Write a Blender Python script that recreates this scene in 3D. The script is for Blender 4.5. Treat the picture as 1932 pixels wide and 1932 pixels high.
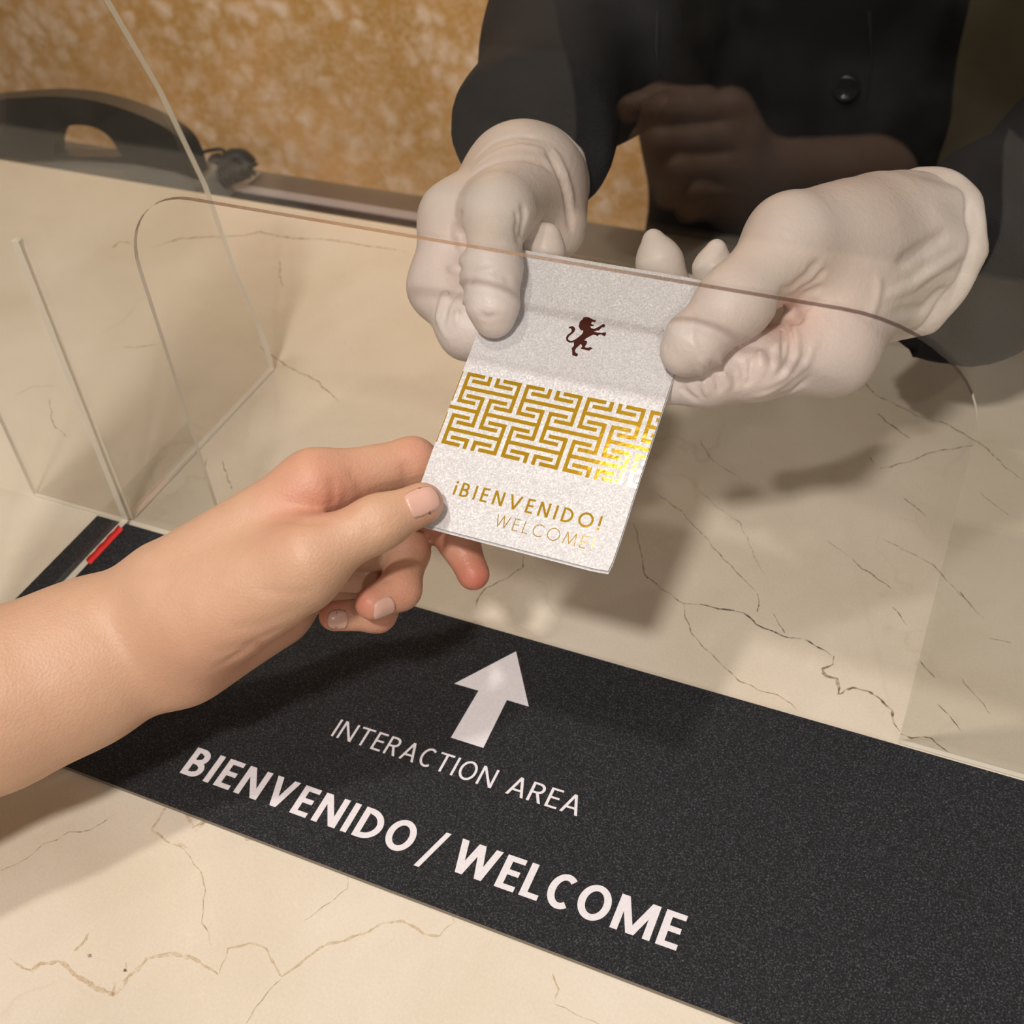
import bpy, bmesh, math, random
import numpy as np
from mathutils import Vector, Matrix

for o in list(bpy.data.objects):
    bpy.data.objects.remove(o)
scene = bpy.context.scene
COL = scene.collection
random.seed(4)

# ------------------------------------------------------------------ camera
F_PX = 2260.0                                   # focal length for a 1932 px frame
CAM = np.array([0.3200, -0.3150, 0.4030])
ROT = np.array([[0.9132, -0.2271, 0.3382],
                [0.4014, 0.6436, -0.6517],
                [-0.0697, 0.7309, 0.6789]])     # columns: right, up, back
cam_data = bpy.data.cameras.new('camera')
cam_data.sensor_width = 36.0
cam_data.lens = 36.0 * F_PX / 1932.0
cam_data.clip_start = 0.02
cam_data.dof.use_dof = True
cam_data.dof.focus_distance = 0.44
cam_data.dof.aperture_fstop = 17.0
cam = bpy.data.objects.new('camera', cam_data)
COL.objects.link(cam)
m4 = Matrix.Identity(4)
for i in range(3):
    for j in range(3):
        m4[i][j] = float(ROT[i, j])
    m4[i][3] = float(CAM[i])
cam.matrix_world = m4
scene.camera = cam

# ------------------------------------------------------------------ world, light, exposure
world = bpy.data.worlds.new('world')
scene.world = world
world.use_nodes = True
world.node_tree.nodes['Background'].inputs[0].default_value = (1.0, 0.93, 0.84, 1)
world.node_tree.nodes['Background'].inputs[1].default_value = 0.03
scene.view_settings.view_transform = 'Standard'
scene.view_settings.look = 'None'
scene.view_settings.exposure = -0.14
scene.view_settings.gamma = 1.0
scene.cycles.use_denoising = True
scene.cycles.max_bounces = 8
scene.cycles.diffuse_bounces = 4
scene.cycles.glossy_bounces = 3
scene.cycles.transparent_max_bounces = 16
scene.cycles.use_adaptive_sampling = True
scene.cycles.adaptive_threshold = 0.06
scene.cycles.sample_clamp_indirect = 6.0

CEIL_Z = 1.55
# (x, y, power, lamp radius)  ceiling downlights; far-left and mid-lobby ones are added fill
LAMPS = [(-0.125, -0.235, 8.5, 0.048), (0.30, -0.98, 25.0, 0.080), (1.15, -0.75, 2.5, 0.05),
         (-1.1, -0.9, 2.5, 0.05), (-0.62, 0.60, 15.5, 0.05), (1.2, -2.2, 24.0, 0.05)]
WARM = (1.0, 0.93, 0.855)


# ------------------------------------------------------------------ helpers: rays, tags, meshes
def ray(px, py):
    return ROT @ np.array([(px - 966) / F_PX, -(py - 966) / F_PX, -1.0])


def P(px, py, d):
    """point on the sight line at depth d metres in front of the lens"""
    return CAM + ray(px, py) * d


def onz(px, py, z=0.0):
    d = ray(px, py)
    return CAM + d * ((z - CAM[2]) / d[2])


def ony(px, py, y):
    d = ray(px, py)
    return CAM + d * ((y - CAM[1]) / d[1])


def tag(o, label=None, cat=None, group=None, kind=None):
    if label: o['label'] = label
    if cat: o['category'] = cat
    if group: o['group'] = group
    if kind: o['kind'] = kind
    return o


def empty(name, loc=(0, 0, 0)):
    o = bpy.data.objects.new(name, None)
    o.empty_display_size = 0.02
    o.location = [float(v) for v in loc]
    COL.objects.link(o)
    return o


def link(name, me, mats, parent=None, smooth=False):
    o = bpy.data.objects.new(name, me)
    for m in (mats if isinstance(mats, (list, tuple)) else [mats]):
        me.materials.append(m)
    COL.objects.link(o)
    if smooth:
        me.polygons.foreach_set('use_smooth', [True] * len(me.polygons))
    if parent is not None:
        o.parent = parent
        if parent.type == 'EMPTY' or True:
            pl = Vector(parent.location)
            gp = parent.parent
            while gp is not None:
                pl = pl + Vector(gp.location)
                gp = gp.parent
            me.transform(Matrix.Translation(-pl))
    return o


def mesh_py(name, verts, faces):
    me = bpy.data.meshes.new(name)
    me.from_pydata([tuple(float(c) for c in v) for v in verts], [], [tuple(f) for f in faces])
    me.update()
    return me


def box_mesh(lo, hi, bevel=0.0, seg=2):
    bm = bmesh.new()
    bmesh.ops.create_cube(bm, size=1.0)
    for v in bm.verts:
        v.co = Vector([lo[i] + (v.co[i] + 0.5) * (hi[i] - lo[i]) for i in range(3)])
    if bevel > 0:
        bmesh.ops.bevel(bm, geom=list(bm.edges), offset=bevel, segments=seg, profile=0.5, affect='EDGES')
    me = bpy.data.meshes.new('box')
    bm.to_mesh(me); bm.free()
    return me


def tube_mesh(pts, r, n=10, closed=False):
    pts = [np.array(p, float) for p in pts]
    verts, faces = [], []
    N = len(pts)
    up = None
    for i, p in enumerate(pts):
        a = pts[(i - 1) % N] if (closed or i > 0) else pts[i]
        b = pts[(i + 1) % N] if (closed or i < N - 1) else pts[i]
        t = b - a; t /= (np.linalg.norm(t) + 1e-12)
        if up is None:
            up = np.cross(t, [0.3, 0.2, 0.9]); up /= np.linalg.norm(up)
        u = up - t * (up @ t); u /= (np.linalg.norm(u) + 1e-12); up = u
        w = np.cross(t, u)
        rr = r[i] if hasattr(r, '__len__') else r
        for k in range(n):
            an = 2 * math.pi * k / n
            verts.append(p + rr * (math.cos(an) * u + math.sin(an) * w))
    M = N if closed else N - 1
    for i in range(M):
        for k in range(n):
            j = (i + 1) % N
            faces.append((i * n + k, i * n + (k + 1) % n, j * n + (k + 1) % n, j * n + k))
    if not closed:
        faces.append(tuple(range(n - 1, -1, -1)))
        faces.append(tuple((N - 1) * n + k for k in range(n)))
    return mesh_py('tube', verts, faces)


def extrude_outline(outline, to3, thick_vec):
    """outline: 2d points (counter clockwise) -> solid; to3 maps 2d to 3d"""
    n = len(outline)
    bm = bmesh.new()
    a = [bm.verts.new(Vector([float(c) for c in to3(p)])) for p in outline]
    b = [bm.verts.new(Vector([float(c) for c in (np.array(to3(p)) + thick_vec)])) for p in outline]
    es = [bm.edges.new((a[i], a[(i + 1) % n])) for i in range(n)]
    bmesh.ops.triangle_fill(bm, edges=es, use_beauty=True)
    fa = [tuple(v for v in f.verts) for f in bm.faces]
    ia = {v: i for i, v in enumerate(a)}
    for f in fa:
        bm.faces.new([b[ia[v]] for v in reversed(f)])
    for i in range(n):
        j = (i + 1) % n
        bm.faces.new((a[i], a[j], b[j], b[i]))
    bmesh.ops.recalc_face_normals(bm, faces=list(bm.faces))
    me = bpy.data.meshes.new('solid')
    bm.to_mesh(me); bm.free()
    return me


# ------------------------------------------------------------------ materials
def new_mat(name):
    m = bpy.data.materials.new(name)
    m.use_nodes = True
    nt = m.node_tree
    nt.nodes.clear()
    out = nt.nodes.new('ShaderNodeOutputMaterial')
    return m, nt, out


def N(nt, t, **kw):
    n = nt.nodes.new(t)
    for k, v in kw.items():
        if k == 'inp':
            for kk, vv in v.items():
                n.inputs[kk].default_value = vv
        else:
            setattr(n, k, v)
    return n


def L(nt, a, b):
    nt.links.new(a, b)


def ramp(nt, fac, stops):
    r = N(nt, 'ShaderNodeValToRGB')
    els = r.color_ramp.elements
    while len(els) < len(stops):
        els.new(0.5)
    for e, (p, c) in zip(els, stops):
        e.position = p
        e.color = c if len(c) == 4 else (*c, 1)
    L(nt, fac, r.inputs[0])
    return r.outputs[0]


def coords(nt):
    return N(nt, 'ShaderNodeNewGeometry').outputs['Position']


def noise(nt, vec, scale, detail=3, rough=0.5, dist=0.0):
    n = N(nt, 'ShaderNodeTexNoise', inp={'Scale': scale, 'Detail': detail, 'Roughness': rough, 'Distortion': dist})
    L(nt, vec, n.inputs['Vector'])
    return n


def mixc(nt, fac, a, b, mode='MIX'):
    m = N(nt, 'ShaderNodeMix', data_type='RGBA', blend_type=mode)
    if isinstance(fac, (int, float)):
        m.inputs[0].default_value = fac
    else:
        L(nt, fac, m.inputs[0])
    for sock, v in ((m.inputs[6], a), (m.inputs[7], b)):
        if isinstance(v, (tuple, list)):
            sock.default_value = v if len(v) == 4 else (*v, 1)
        else:
            L(nt, v, sock)
    return m.outputs[2]


def bump(nt, height, strength, dist=0.001):
    b = N(nt, 'ShaderNodeBump', inp={'Strength': strength, 'Distance': dist})
    L(nt, height, b.inputs['Height'])
    return b.outputs[0]


def principled(nt, out, color, rough=0.5, **kw):
    p = N(nt, 'ShaderNodeBsdfPrincipled')
    if isinstance(color, (tuple, list)):
        p.inputs['Base Color'].default_value = color if len(color) == 4 else (*color, 1)
    else:
        L(nt, color, p.inputs['Base Color'])
    if isinstance(rough, (int, float)):
        p.inputs['Roughness'].default_value = rough
    else:
        L(nt, rough, p.inputs['Roughness'])
    for k, v in kw.items():
        k = k.replace('_', ' ')
        if hasattr(v, 'links'):
            L(nt, v, p.inputs[k])
        else:
            p.inputs[k].default_value = v
    L(nt, p.outputs[0], out.inputs[0])
    return p


def plain(name, color, rough=0.5, grain=0.08, gscale=60.0, bmp=0.0, **kw):
    m, nt, out = new_mat(name)
    c = coords(nt)
    n = noise(nt, c, gscale, 4)
    col = mixc(nt, n.outputs[0], tuple(v * (1 - grain) for v in color), tuple(min(1, v * (1 + grain)) for v in color))
    p = principled(nt, out, col, rough, **kw)
    if bmp:
        L(nt, bump(nt, n.outputs[0], bmp), p.inputs['Normal'])
    return m


def mat_marble():
    m, nt, out = new_mat('cream_marble')
    c = coords(nt)
    big = noise(nt, c, 9.0, 6, 0.6, 0.6).outputs[0]
    col = ramp(nt, big, [(0.30, (0.635, 0.56, 0.45)), (0.5, (0.69, 0.62, 0.515)), (0.72, (0.735, 0.675, 0.585))])
    cl = noise(nt, c, 45.0, 5, 0.65, 1.2).outputs[0]
    col = mixc(nt, ramp(nt, cl, [(0.58, (0, 0, 0)), (0.72, (0.35, 0.35, 0.35))]), col, (0.76, 0.68, 0.56))
    fine = noise(nt, c, 900.0, 2).outputs[0]
    col = mixc(nt, 0.10, col, ramp(nt, fine, [(0.3, (0.5, 0.4, 0.28)), (0.7, (0.9, 0.82, 0.7))]))
    # hairline veins
    warp = N(nt, 'ShaderNodeMix', data_type='RGBA', blend_type='ADD', inp={0: 0.12})
    L(nt, c, warp.inputs[6]); L(nt, noise(nt, c, 14.0, 4).outputs['Color'], warp.inputs[7])
    vo = N(nt, 'ShaderNodeTexVoronoi', feature='DISTANCE_TO_EDGE', inp={'Scale': 7.0})
    L(nt, warp.outputs[2], vo.inputs['Vector'])
    vein = ramp(nt, vo.outputs['Distance'], [(0.0, (1, 1, 1)), (0.006, (0.5, 0.5, 0.5)), (0.014, (0, 0, 0))])
    gate = ramp(nt, noise(nt, c, 11.0, 3).outputs[0], [(0.5, (0, 0, 0)), (0.62, (0.22, 0.22, 0.22))])
    vf = mixc(nt, 1.0, vein, gate, 'MULTIPLY')
    col = mixc(nt, vf, col, (0.40, 0.29, 0.17))
    principled(nt, out, col, 0.16, Specular_IOR_Level=0.35)
    return m


def mat_vein(name, color, amount):
    m, nt, out = new_mat(name)
    c = coords(nt)
    g = noise(nt, c, 260.0, 4, 0.7).outputs[0]
    f = ramp(nt, g, [(0.34, (0, 0, 0)), (0.62, (amount,) * 3)])
    t = N(nt, 'ShaderNodeBsdfTransparent')
    p = N(nt, 'ShaderNodeBsdfPrincipled', inp={'Base Color': (*color, 1), 'Roughness': 0.2})
    mx = N(nt, 'ShaderNodeMixShader')
    L(nt, f, mx.inputs[0]); L(nt, t.outputs[0], mx.inputs[1]); L(nt, p.outputs[0], mx.inputs[2])
    L(nt, mx.outputs[0], out.inputs[0])
    return m


def mat_mat():
    m, nt, out = new_mat('black_grained_vinyl')
    c = coords(nt)
    a = noise(nt, c, 1500.0, 3, 0.7).outputs[0]
    b = noise(nt, c, 700.0, 2).outputs[0]
    col = ramp(nt, a, [(0.42, (0.009, 0.010, 0.0115)), (0.56, (0.024, 0.0255, 0.030)), (0.72, (0.11, 0.115, 0.13))])
    p = principled(nt, out, col, 0.68, Specular_IOR_Level=0.2)
    L(nt, bump(nt, b, 0.25, 0.0005), p.inputs['Normal'])
    return m


def mat_print(name, color, rough=0.85):
    m, nt, out = new_mat(name)
    c = coords(nt)
    a = noise(nt, c, 1300.0, 3, 0.7).outputs[0]
    col = mixc(nt, ramp(nt, a, [(0.4, (0, 0, 0)), (0.7, (1, 1, 1))]), tuple(v * 0.88 for v in color), color)
    principled(nt, out, col, rough, Specular_IOR_Level=0.02)
    return m


def mat_pearl():
    m, nt, out = new_mat('pearl_card_stock')
    c = coords(nt)
    a = noise(nt, c, 1700.0, 2, 0.6).outputs[0]
    col = mixc(nt, ramp(nt, a, [(0.42, (0, 0, 0)), (0.66, (1, 1, 1))]), (0.535, 0.525, 0.545), (0.68, 0.67, 0.68))
    p = principled(nt, out, col, 0.33, Metallic=0.0, Specular_IOR_Level=0.5)
    vo = N(nt, 'ShaderNodeTexVoronoi', inp={'Scale': 1900.0})
    L(nt, c, vo.inputs['Vector'])
    nm = N(nt, 'ShaderNodeVectorMath', operation='SUBTRACT')
    L(nt, vo.outputs['Color'], nm.inputs[0]); nm.inputs[1].default_value = (0.5, 0.5, 0.5)
    sc = N(nt, 'ShaderNodeVectorMath', operation='SCALE'); sc.inputs['Scale'].default_value = 0.24
    L(nt, nm.outputs[0], sc.inputs[0])
    ad = N(nt, 'ShaderNodeVectorMath', operation='ADD')
    L(nt, N(nt, 'ShaderNodeNewGeometry').outputs['Normal'], ad.inputs[0]); L(nt, sc.outputs[0], ad.inputs[1])
    no = N(nt, 'ShaderNodeVectorMath', operation='NORMALIZE'); L(nt, ad.outputs[0], no.inputs[0])
    L(nt, no.outputs[0], p.inputs['Normal'])
    return m


def mat_gold():
    m, nt, out = new_mat('gold_foil')
    c = coords(nt)
    a = noise(nt, c, 500.0, 3, 0.6).outputs[0]
    col = mixc(nt, a, (0.62, 0.36, 0.012), (0.74, 0.46, 0.03))
    p = principled(nt, out, col, 0.055, Metallic=0.55)
    L(nt, bump(nt, noise(nt, c, 350.0, 2).outputs[0], 0.05, 0.0006), p.inputs['Normal'])
    return m


def mat_acrylic():
    m, nt, out = new_mat('clear_acrylic')
    ge = N(nt, 'ShaderNodeNewGeometry')
    ior = N(nt, 'ShaderNodeMix', data_type='FLOAT')
    L(nt, ge.outputs['Backfacing'], ior.inputs[0])
    ior.inputs[2].default_value = 1.49; ior.inputs[3].default_value = 1 / 1.49
    fr = N(nt, 'ShaderNodeFresnel'); L(nt, ior.outputs[0], fr.inputs['IOR'])
    t = N(nt, 'ShaderNodeBsdfTransparent', inp={'Color': (0.985, 0.985, 0.975, 1)})
    g = N(nt, 'ShaderNodeBsdfGlossy', inp={'Roughness': 0.004})
    # faint smears and dust
    c = coords(nt)
    sm = ramp(nt, noise(nt, c, 30.0, 4).outputs[0], [(0.45, (0.0, 0.0, 0.0)), (0.8, (0.012, 0.012, 0.012))])
    d = N(nt, 'ShaderNodeBsdfDiffuse', inp={'Color': (0.8, 0.8, 0.8, 1)})
    mx = N(nt, 'ShaderNodeMixShader'); L(nt, fr.outputs[0], mx.inputs[0]); L(nt, t.outputs[0], mx.inputs[1]); L(nt, g.outputs[0], mx.inputs[2])
    m2 = N(nt, 'ShaderNodeMixShader'); L(nt, sm, m2.inputs[0]); L(nt, mx.outputs[0], m2.inputs[1]); L(nt, d.outputs[0], m2.inputs[2])
    L(nt, m2.outputs[0], out.inputs[0])
    return m


def mat_acrylic_edge(name='acrylic_cut_edge', tint=(0.80, 0.76, 0.70), gloss=0.25, dif=0.75):
    m, nt, out = new_mat(name)
    c = coords(nt)
    t = N(nt, 'ShaderNodeBsdfTransparent', inp={'Color': (*tint, 1)})
    g = N(nt, 'ShaderNodeBsdfGlossy', inp={'Roughness': 0.06, 'Color': (1, 0.97, 0.94, 1)})
    L(nt, bump(nt, noise(nt, c, 900.0, 3).outputs[0], 0.25, 0.0005), g.inputs['Normal'])
    d = N(nt, 'ShaderNodeBsdfDiffuse', inp={'Color': (0.93, 0.89, 0.80, 1)})
    mx = N(nt, 'ShaderNodeMixShader', inp={0: gloss}); L(nt, t.outputs[0], mx.inputs[1]); L(nt, g.outputs[0], mx.inputs[2])
    m2 = N(nt, 'ShaderNodeMixShader', inp={0: dif}); L(nt, mx.outputs[0], m2.inputs[1]); L(nt, d.outputs[0], m2.inputs[2])
    L(nt, m2.outputs[0], out.inputs[0])
    return m


def mat_skin():
    m, nt, out = new_mat('warm_skin')
    c = coords(nt)
    at = N(nt, 'ShaderNodeAttribute', attribute_name='flush')
    mott = noise(nt, c, 120.0, 4, 0.6).outputs[0]
    base = mixc(nt, mott, (0.545, 0.325, 0.215), (0.61, 0.385, 0.265))
    col = mixc(nt, at.outputs['Fac'], base, (0.58, 0.19, 0.135))
    p = principled(nt, out, col, 0.46, Specular_IOR_Level=0.4)
    p.inputs['Subsurface Weight'].default_value = 0.25
    p.inputs['Subsurface Radius'].default_value = (1.0, 0.35, 0.18)
    p.inputs['Subsurface Scale'].default_value = 0.004
    wr = N(nt, 'ShaderNodeTexVoronoi', inp={'Scale': 900.0}); L(nt, c, wr.inputs['Vector'])
    fine = noise(nt, c, 420.0, 4, 0.65, 0.8).outputs[0]
    mm = mixc(nt, 0.5, wr.outputs['Distance'], fine)
    L(nt, bump(nt, mm, 0.32, 0.0007), p.inputs['Normal'])
    return m


def mat_glove():
    m, nt, out = new_mat('white_latex')
    c = coords(nt)
    at = N(nt, 'ShaderNodeAttribute', attribute_name='flush')
    mott = noise(nt, c, 45.0, 4, 0.6).outputs[0]
    base = mixc(nt, mott, (0.63, 0.555, 0.52), (0.71, 0.64, 0.61))
    col = mixc(nt, at.outputs['Fac'], base, (0.72, 0.50, 0.43))
    p = principled(nt, out, col, 0.42, Specular_IOR_Level=0.35)
    p.inputs['Subsurface Weight'].default_value = 0.15
    p.inputs['Subsurface Radius'].default_value = (1.0, 0.6, 0.45)
    p.inputs['Subsurface Scale'].default_value = 0.003
    fine = noise(nt, c, 500.0, 4, 0.65).outputs[0]
    folds = noise(nt, c, 95.0, 3, 0.55, 2.5).outputs[0]
    hh = mixc(nt, 0.55, folds, fine)
    L(nt, bump(nt, hh, 0.35, 0.0013), p.inputs['Normal'])
    return m


def mat_cloth():
    m, nt, out = new_mat('black_wool')
    c = coords(nt)
    a = noise(nt, c, 1200.0, 3).outputs[0]
    b = noise(nt, c, 14.0, 4).outputs[0]
    col = mixc(nt, a, (0.006, 0.006, 0.008), (0.016, 0.016, 0.019))
    p = principled(nt, out, col, 0.85, Specular_IOR_Level=0.25)
    p.inputs['Sheen Weight'].default_value = 0.0
    L(nt, bump(nt, mixc(nt, 0.3, b, a), 0.5, 0.004), p.inputs['Normal'])
    return m


def mat_wallpaper():
    m, nt, out = new_mat('gold_wallpaper')
    c = coords(nt)
    warp = N(nt, 'ShaderNodeMix', data_type='RGBA', blend_type='ADD', inp={0: 0.05})
    L(nt, c, warp.inputs[6]); L(nt, noise(nt, c, 22.0, 3).outputs['Color'], warp.inputs[7])
    vo = N(nt, 'ShaderNodeTexVoronoi', inp={'Scale': 26.0, 'Randomness': 1.0}); L(nt, warp.outputs[2], vo.inputs['Vector'])
    spots = ramp(nt, vo.outputs['Distance'], [(0.20, (1, 1, 1)), (0.60, (0, 0, 0))])
    gate = ramp(nt, noise(nt, c, 7.0, 3, 0.6).outputs[0], [(0.36, (0.1,) * 3), (0.6, (1,) * 3)])
    lv = ramp(nt, noise(nt, c, 60.0, 4, 0.65, 1.5).outputs[0], [(0.44, (0,) * 3), (0.62, (1,) * 3)])
    f = mixc(nt, 0.32, mixc(nt, 1.0, spots, gate, 'MULTIPLY'), lv)
    base = ramp(nt, noise(nt, c, 5.0, 4).outputs[0], [(0.35, (0.46, 0.25, 0.065)), (0.65, (0.62, 0.34, 0.125))])
    col = mixc(nt, f, base, (0.80, 0.62, 0.47))
    p = principled(nt, out, col, 0.45)
    L(nt, bump(nt, f, 0.3, 0.002), p.inputs['Normal'])
    return m


def mat_emit(name, color, strength):
    m, nt, out = new_mat(name)
    e = N(nt, 'ShaderNodeEmission', inp={'Color': (*color, 1), 'Strength': strength})
    L(nt, e.outputs[0], out.inputs[0])
    return m


MARBLE = mat_marble()
ACR, ACR_EDGE = mat_acrylic(), mat_acrylic_edge()
CLOTH = mat_cloth()
SKIN = mat_skin()
GLOVE = mat_glove()

# ------------------------------------------------------------------ the room
X0, X1, Y0, Y1, ZF = -2.2, 2.4, -3.0, 1.35, -1.05
WALL_MAT = plain('warm_plaster', (0.42, 0.38, 0.32), 0.7)
tag(link('floor', box_mesh((X0, Y0, ZF - 0.1), (X1, Y1, ZF)), plain('stone_floor', (0.62, 0.58, 0.50), 0.35, 0.12, 8)), kind='structure')
tag(link('ceiling', box_mesh((X0, Y0, CEIL_Z), (X1, Y1, CEIL_Z + 0.1)), plain('ceiling_paint', (0.55, 0.52, 0.47), 0.8)), kind='structure')
tag(link('wall_back', box_mesh((X0, Y1, ZF), (X1, Y1 + 0.1, CEIL_Z)), mat_wallpaper()), kind='structure')
tag(link('wall_front', box_mesh((X0, Y0 - 0.1, ZF), (X1, Y0, CEIL_Z)), WALL_MAT), kind='structure')
tag(link('wall_left', box_mesh((X0 - 0.1, Y0, ZF), (X0, Y1, CEIL_Z)), WALL_MAT), kind='structure')
tag(link('wall_right', box_mesh((X1, Y0, ZF), (X1 + 0.1, Y1, CEIL_Z)), WALL_MAT), kind='structure')

tag(link('wall_shade_panel', box_mesh((0.13, Y1 - 0.03, ZF), (X1, Y1, CEIL_Z), 0.003), plain('dark_olive_shade', (0.075, 0.062, 0.036), 0.5, 0.25, 20)), kind='structure')  # added panel: shade on the right of the wall put into its colour
TRIM = plain('brushed_steel', (0.6, 0.6, 0.6), 0.3, Metallic=0.9)
for i, (lx, ly, pw, lr) in enumerate(LAMPS):
    t = empty('ceiling_downlight', (lx, ly, CEIL_Z))
    words = ['above the left end of the acrylic screen', 'above the customer side of the counter', 'above the right end of the counter',
             'added as fill at the far left of the lobby', 'washing the gold wallpaper behind the desk', 'added in mid-lobby to brighten the floor and fill'][i]
    tag(t, 'round recessed ceiling downlight ' + words, 'ceiling light', 'recessed ceiling downlights')
    ring = []
    for k in range(32):
        a = 2 * math.pi * k / 32
        ring.append((lx + (lr + 0.012) * math.cos(a), ly + (lr + 0.012) * math.sin(a), CEIL_Z - 0.004))
    link('trim_ring', tube_mesh(ring, 0.008, 8, True), TRIM, t, True)
    ld = bpy.data.lights.new('lamp', 'AREA')
    ld.shape = 'DISK'; ld.size = 2 * lr; ld.energy = pw; ld.color = WARM
    lo = bpy.data.objects.new('lamp', ld)
    COL.objects.link(lo)
    lo.parent = t
    lo.location = (0, 0, -0.006)
    if i == 4:                                     # swivelled towards the wallpaper
        lo.rotation_euler = (math.radians(38), 0, math.radians(8))
        lo.location = (0, 0, -0.045)
        ld.spread = math.radians(95)

# ------------------------------------------------------------------ counter, veins
YB = 0.309                                          # back edge of the marble top
counter = empty('reception_counter', (0.2, 0.0, 0.0))
tag(counter, 'cream marble reception counter with thin brown and black veins', 'counter')
link('worktop', box_mesh((-1.6, -0.36, -0.04), (1.9, YB, 0.0), 0.003), MARBLE, counter)
link('front_panel', box_mesh((-1.58, -0.33, ZF), (1.88, 0.27, -0.04)), plain('dark_veneer', (0.10, 0.06, 0.035), 0.4), counter)


def ribbon(paths, z, jit=0.0006, seed=1):
    rng = np.random.RandomState(seed)
    verts, faces = [], []
    for pts, w0, w1 in paths:
        q = [onz(x, y, 0.0)[:2] for x, y in pts]
        fine = []
        for a, b in zip(q[:-1], q[1:]):
            n = max(2, int(np.linalg.norm(b - a) / 0.0012))
            for k in range(n):
                fine.append(a + (b - a) * k / n)
        fine.append(q[-1])
        fine = np.array(fine)
        ph = rng.rand(4) * 6.28
        s = np.arange(len(fine))
        fine[:, 0] += jit * (np.sin(s * 0.9 + ph[0]) + np.sin(s * 0.37 + ph[1])) * rng.uniform(0.5, 1, len(fine))
        fine[:, 1] += jit * (np.sin(s * 0.7 + ph[2]) + np.sin(s * 0.29 + ph[3])) * rng.uniform(0.5, 1, len(fine))
        base = len(verts)
        n = len(fine)
        for i in range(n):
            a = fine[max(i - 1, 0)]; b = fine[min(i + 1, n - 1)]
            t = b - a; t /= np.linalg.norm(t) + 1e-9
            nn = np.array([-t[1], t[0]])
            u = i / max(n - 1, 1)
            w = (w0 + (w1 - w0) * u) * 0.5 * rng.uniform(0.45, 1.3)
            w *= min(1, 6 * u + 0.25, 6 * (1 - u) + 0.25)
            verts.append((*(fine[i] + nn * w), z)); verts.append((*(fine[i] - nn * w), z))
        for i in range(n - 1):
            k = base + 2 * i
            faces.append((k, k + 1, k + 3, k + 2))
    return mesh_py('veins', verts, faces)


mm = 0.001
dark_paths = [([(1318, 1141), (1365, 1149), (1405, 1156), (1425, 1178), (1460, 1192), (1490, 1203), (1520, 1208), (1540, 1220), (1572, 1238)], 0.8 * mm, 0.7 * mm),
              ([(1430, 1120), (1430, 1155)], .4 * mm, .5 * mm), ([(1460, 1157), (1470, 1180), (1480, 1195)], .3 * mm, .4 * mm),
              ([(1610, 1055), (1625, 1072), (1640, 1080), (1682, 1112)], .5 * mm, .4 * mm), ([(1705, 940), (1725, 955), (1747, 974)], .5 * mm, .4 * mm),
              ([(1810, 1115), (1822, 1130), (1832, 1146)], .5 * mm, .4 * mm), ([(1866, 1203), (1908, 1215)], .4 * mm, .4 * mm),
              ([(1655, 780), (1685, 805), (1715, 828)], .7 * mm, .5 * mm), ([(1770, 1330), (1790, 1350), (1812, 1377)], .5 * mm, .4 * mm),
              ([(1685, 1145), (1710, 1180)], .4 * mm, .3 * mm), ([(1735, 1248), (1765, 1282)], .4 * mm, .3 * mm),
              ([(165, 1800), (172, 1806)], 1.4 * mm, 1.4 * mm), ([(235, 1830), (240, 1833)], 1.1 * mm, 1.1 * mm),
              ([(1640, 862), (1648, 874)], .7 * mm, .5 * mm), ([(1585, 730), (1605, 745)], .5 * mm, .4 * mm)]
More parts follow.
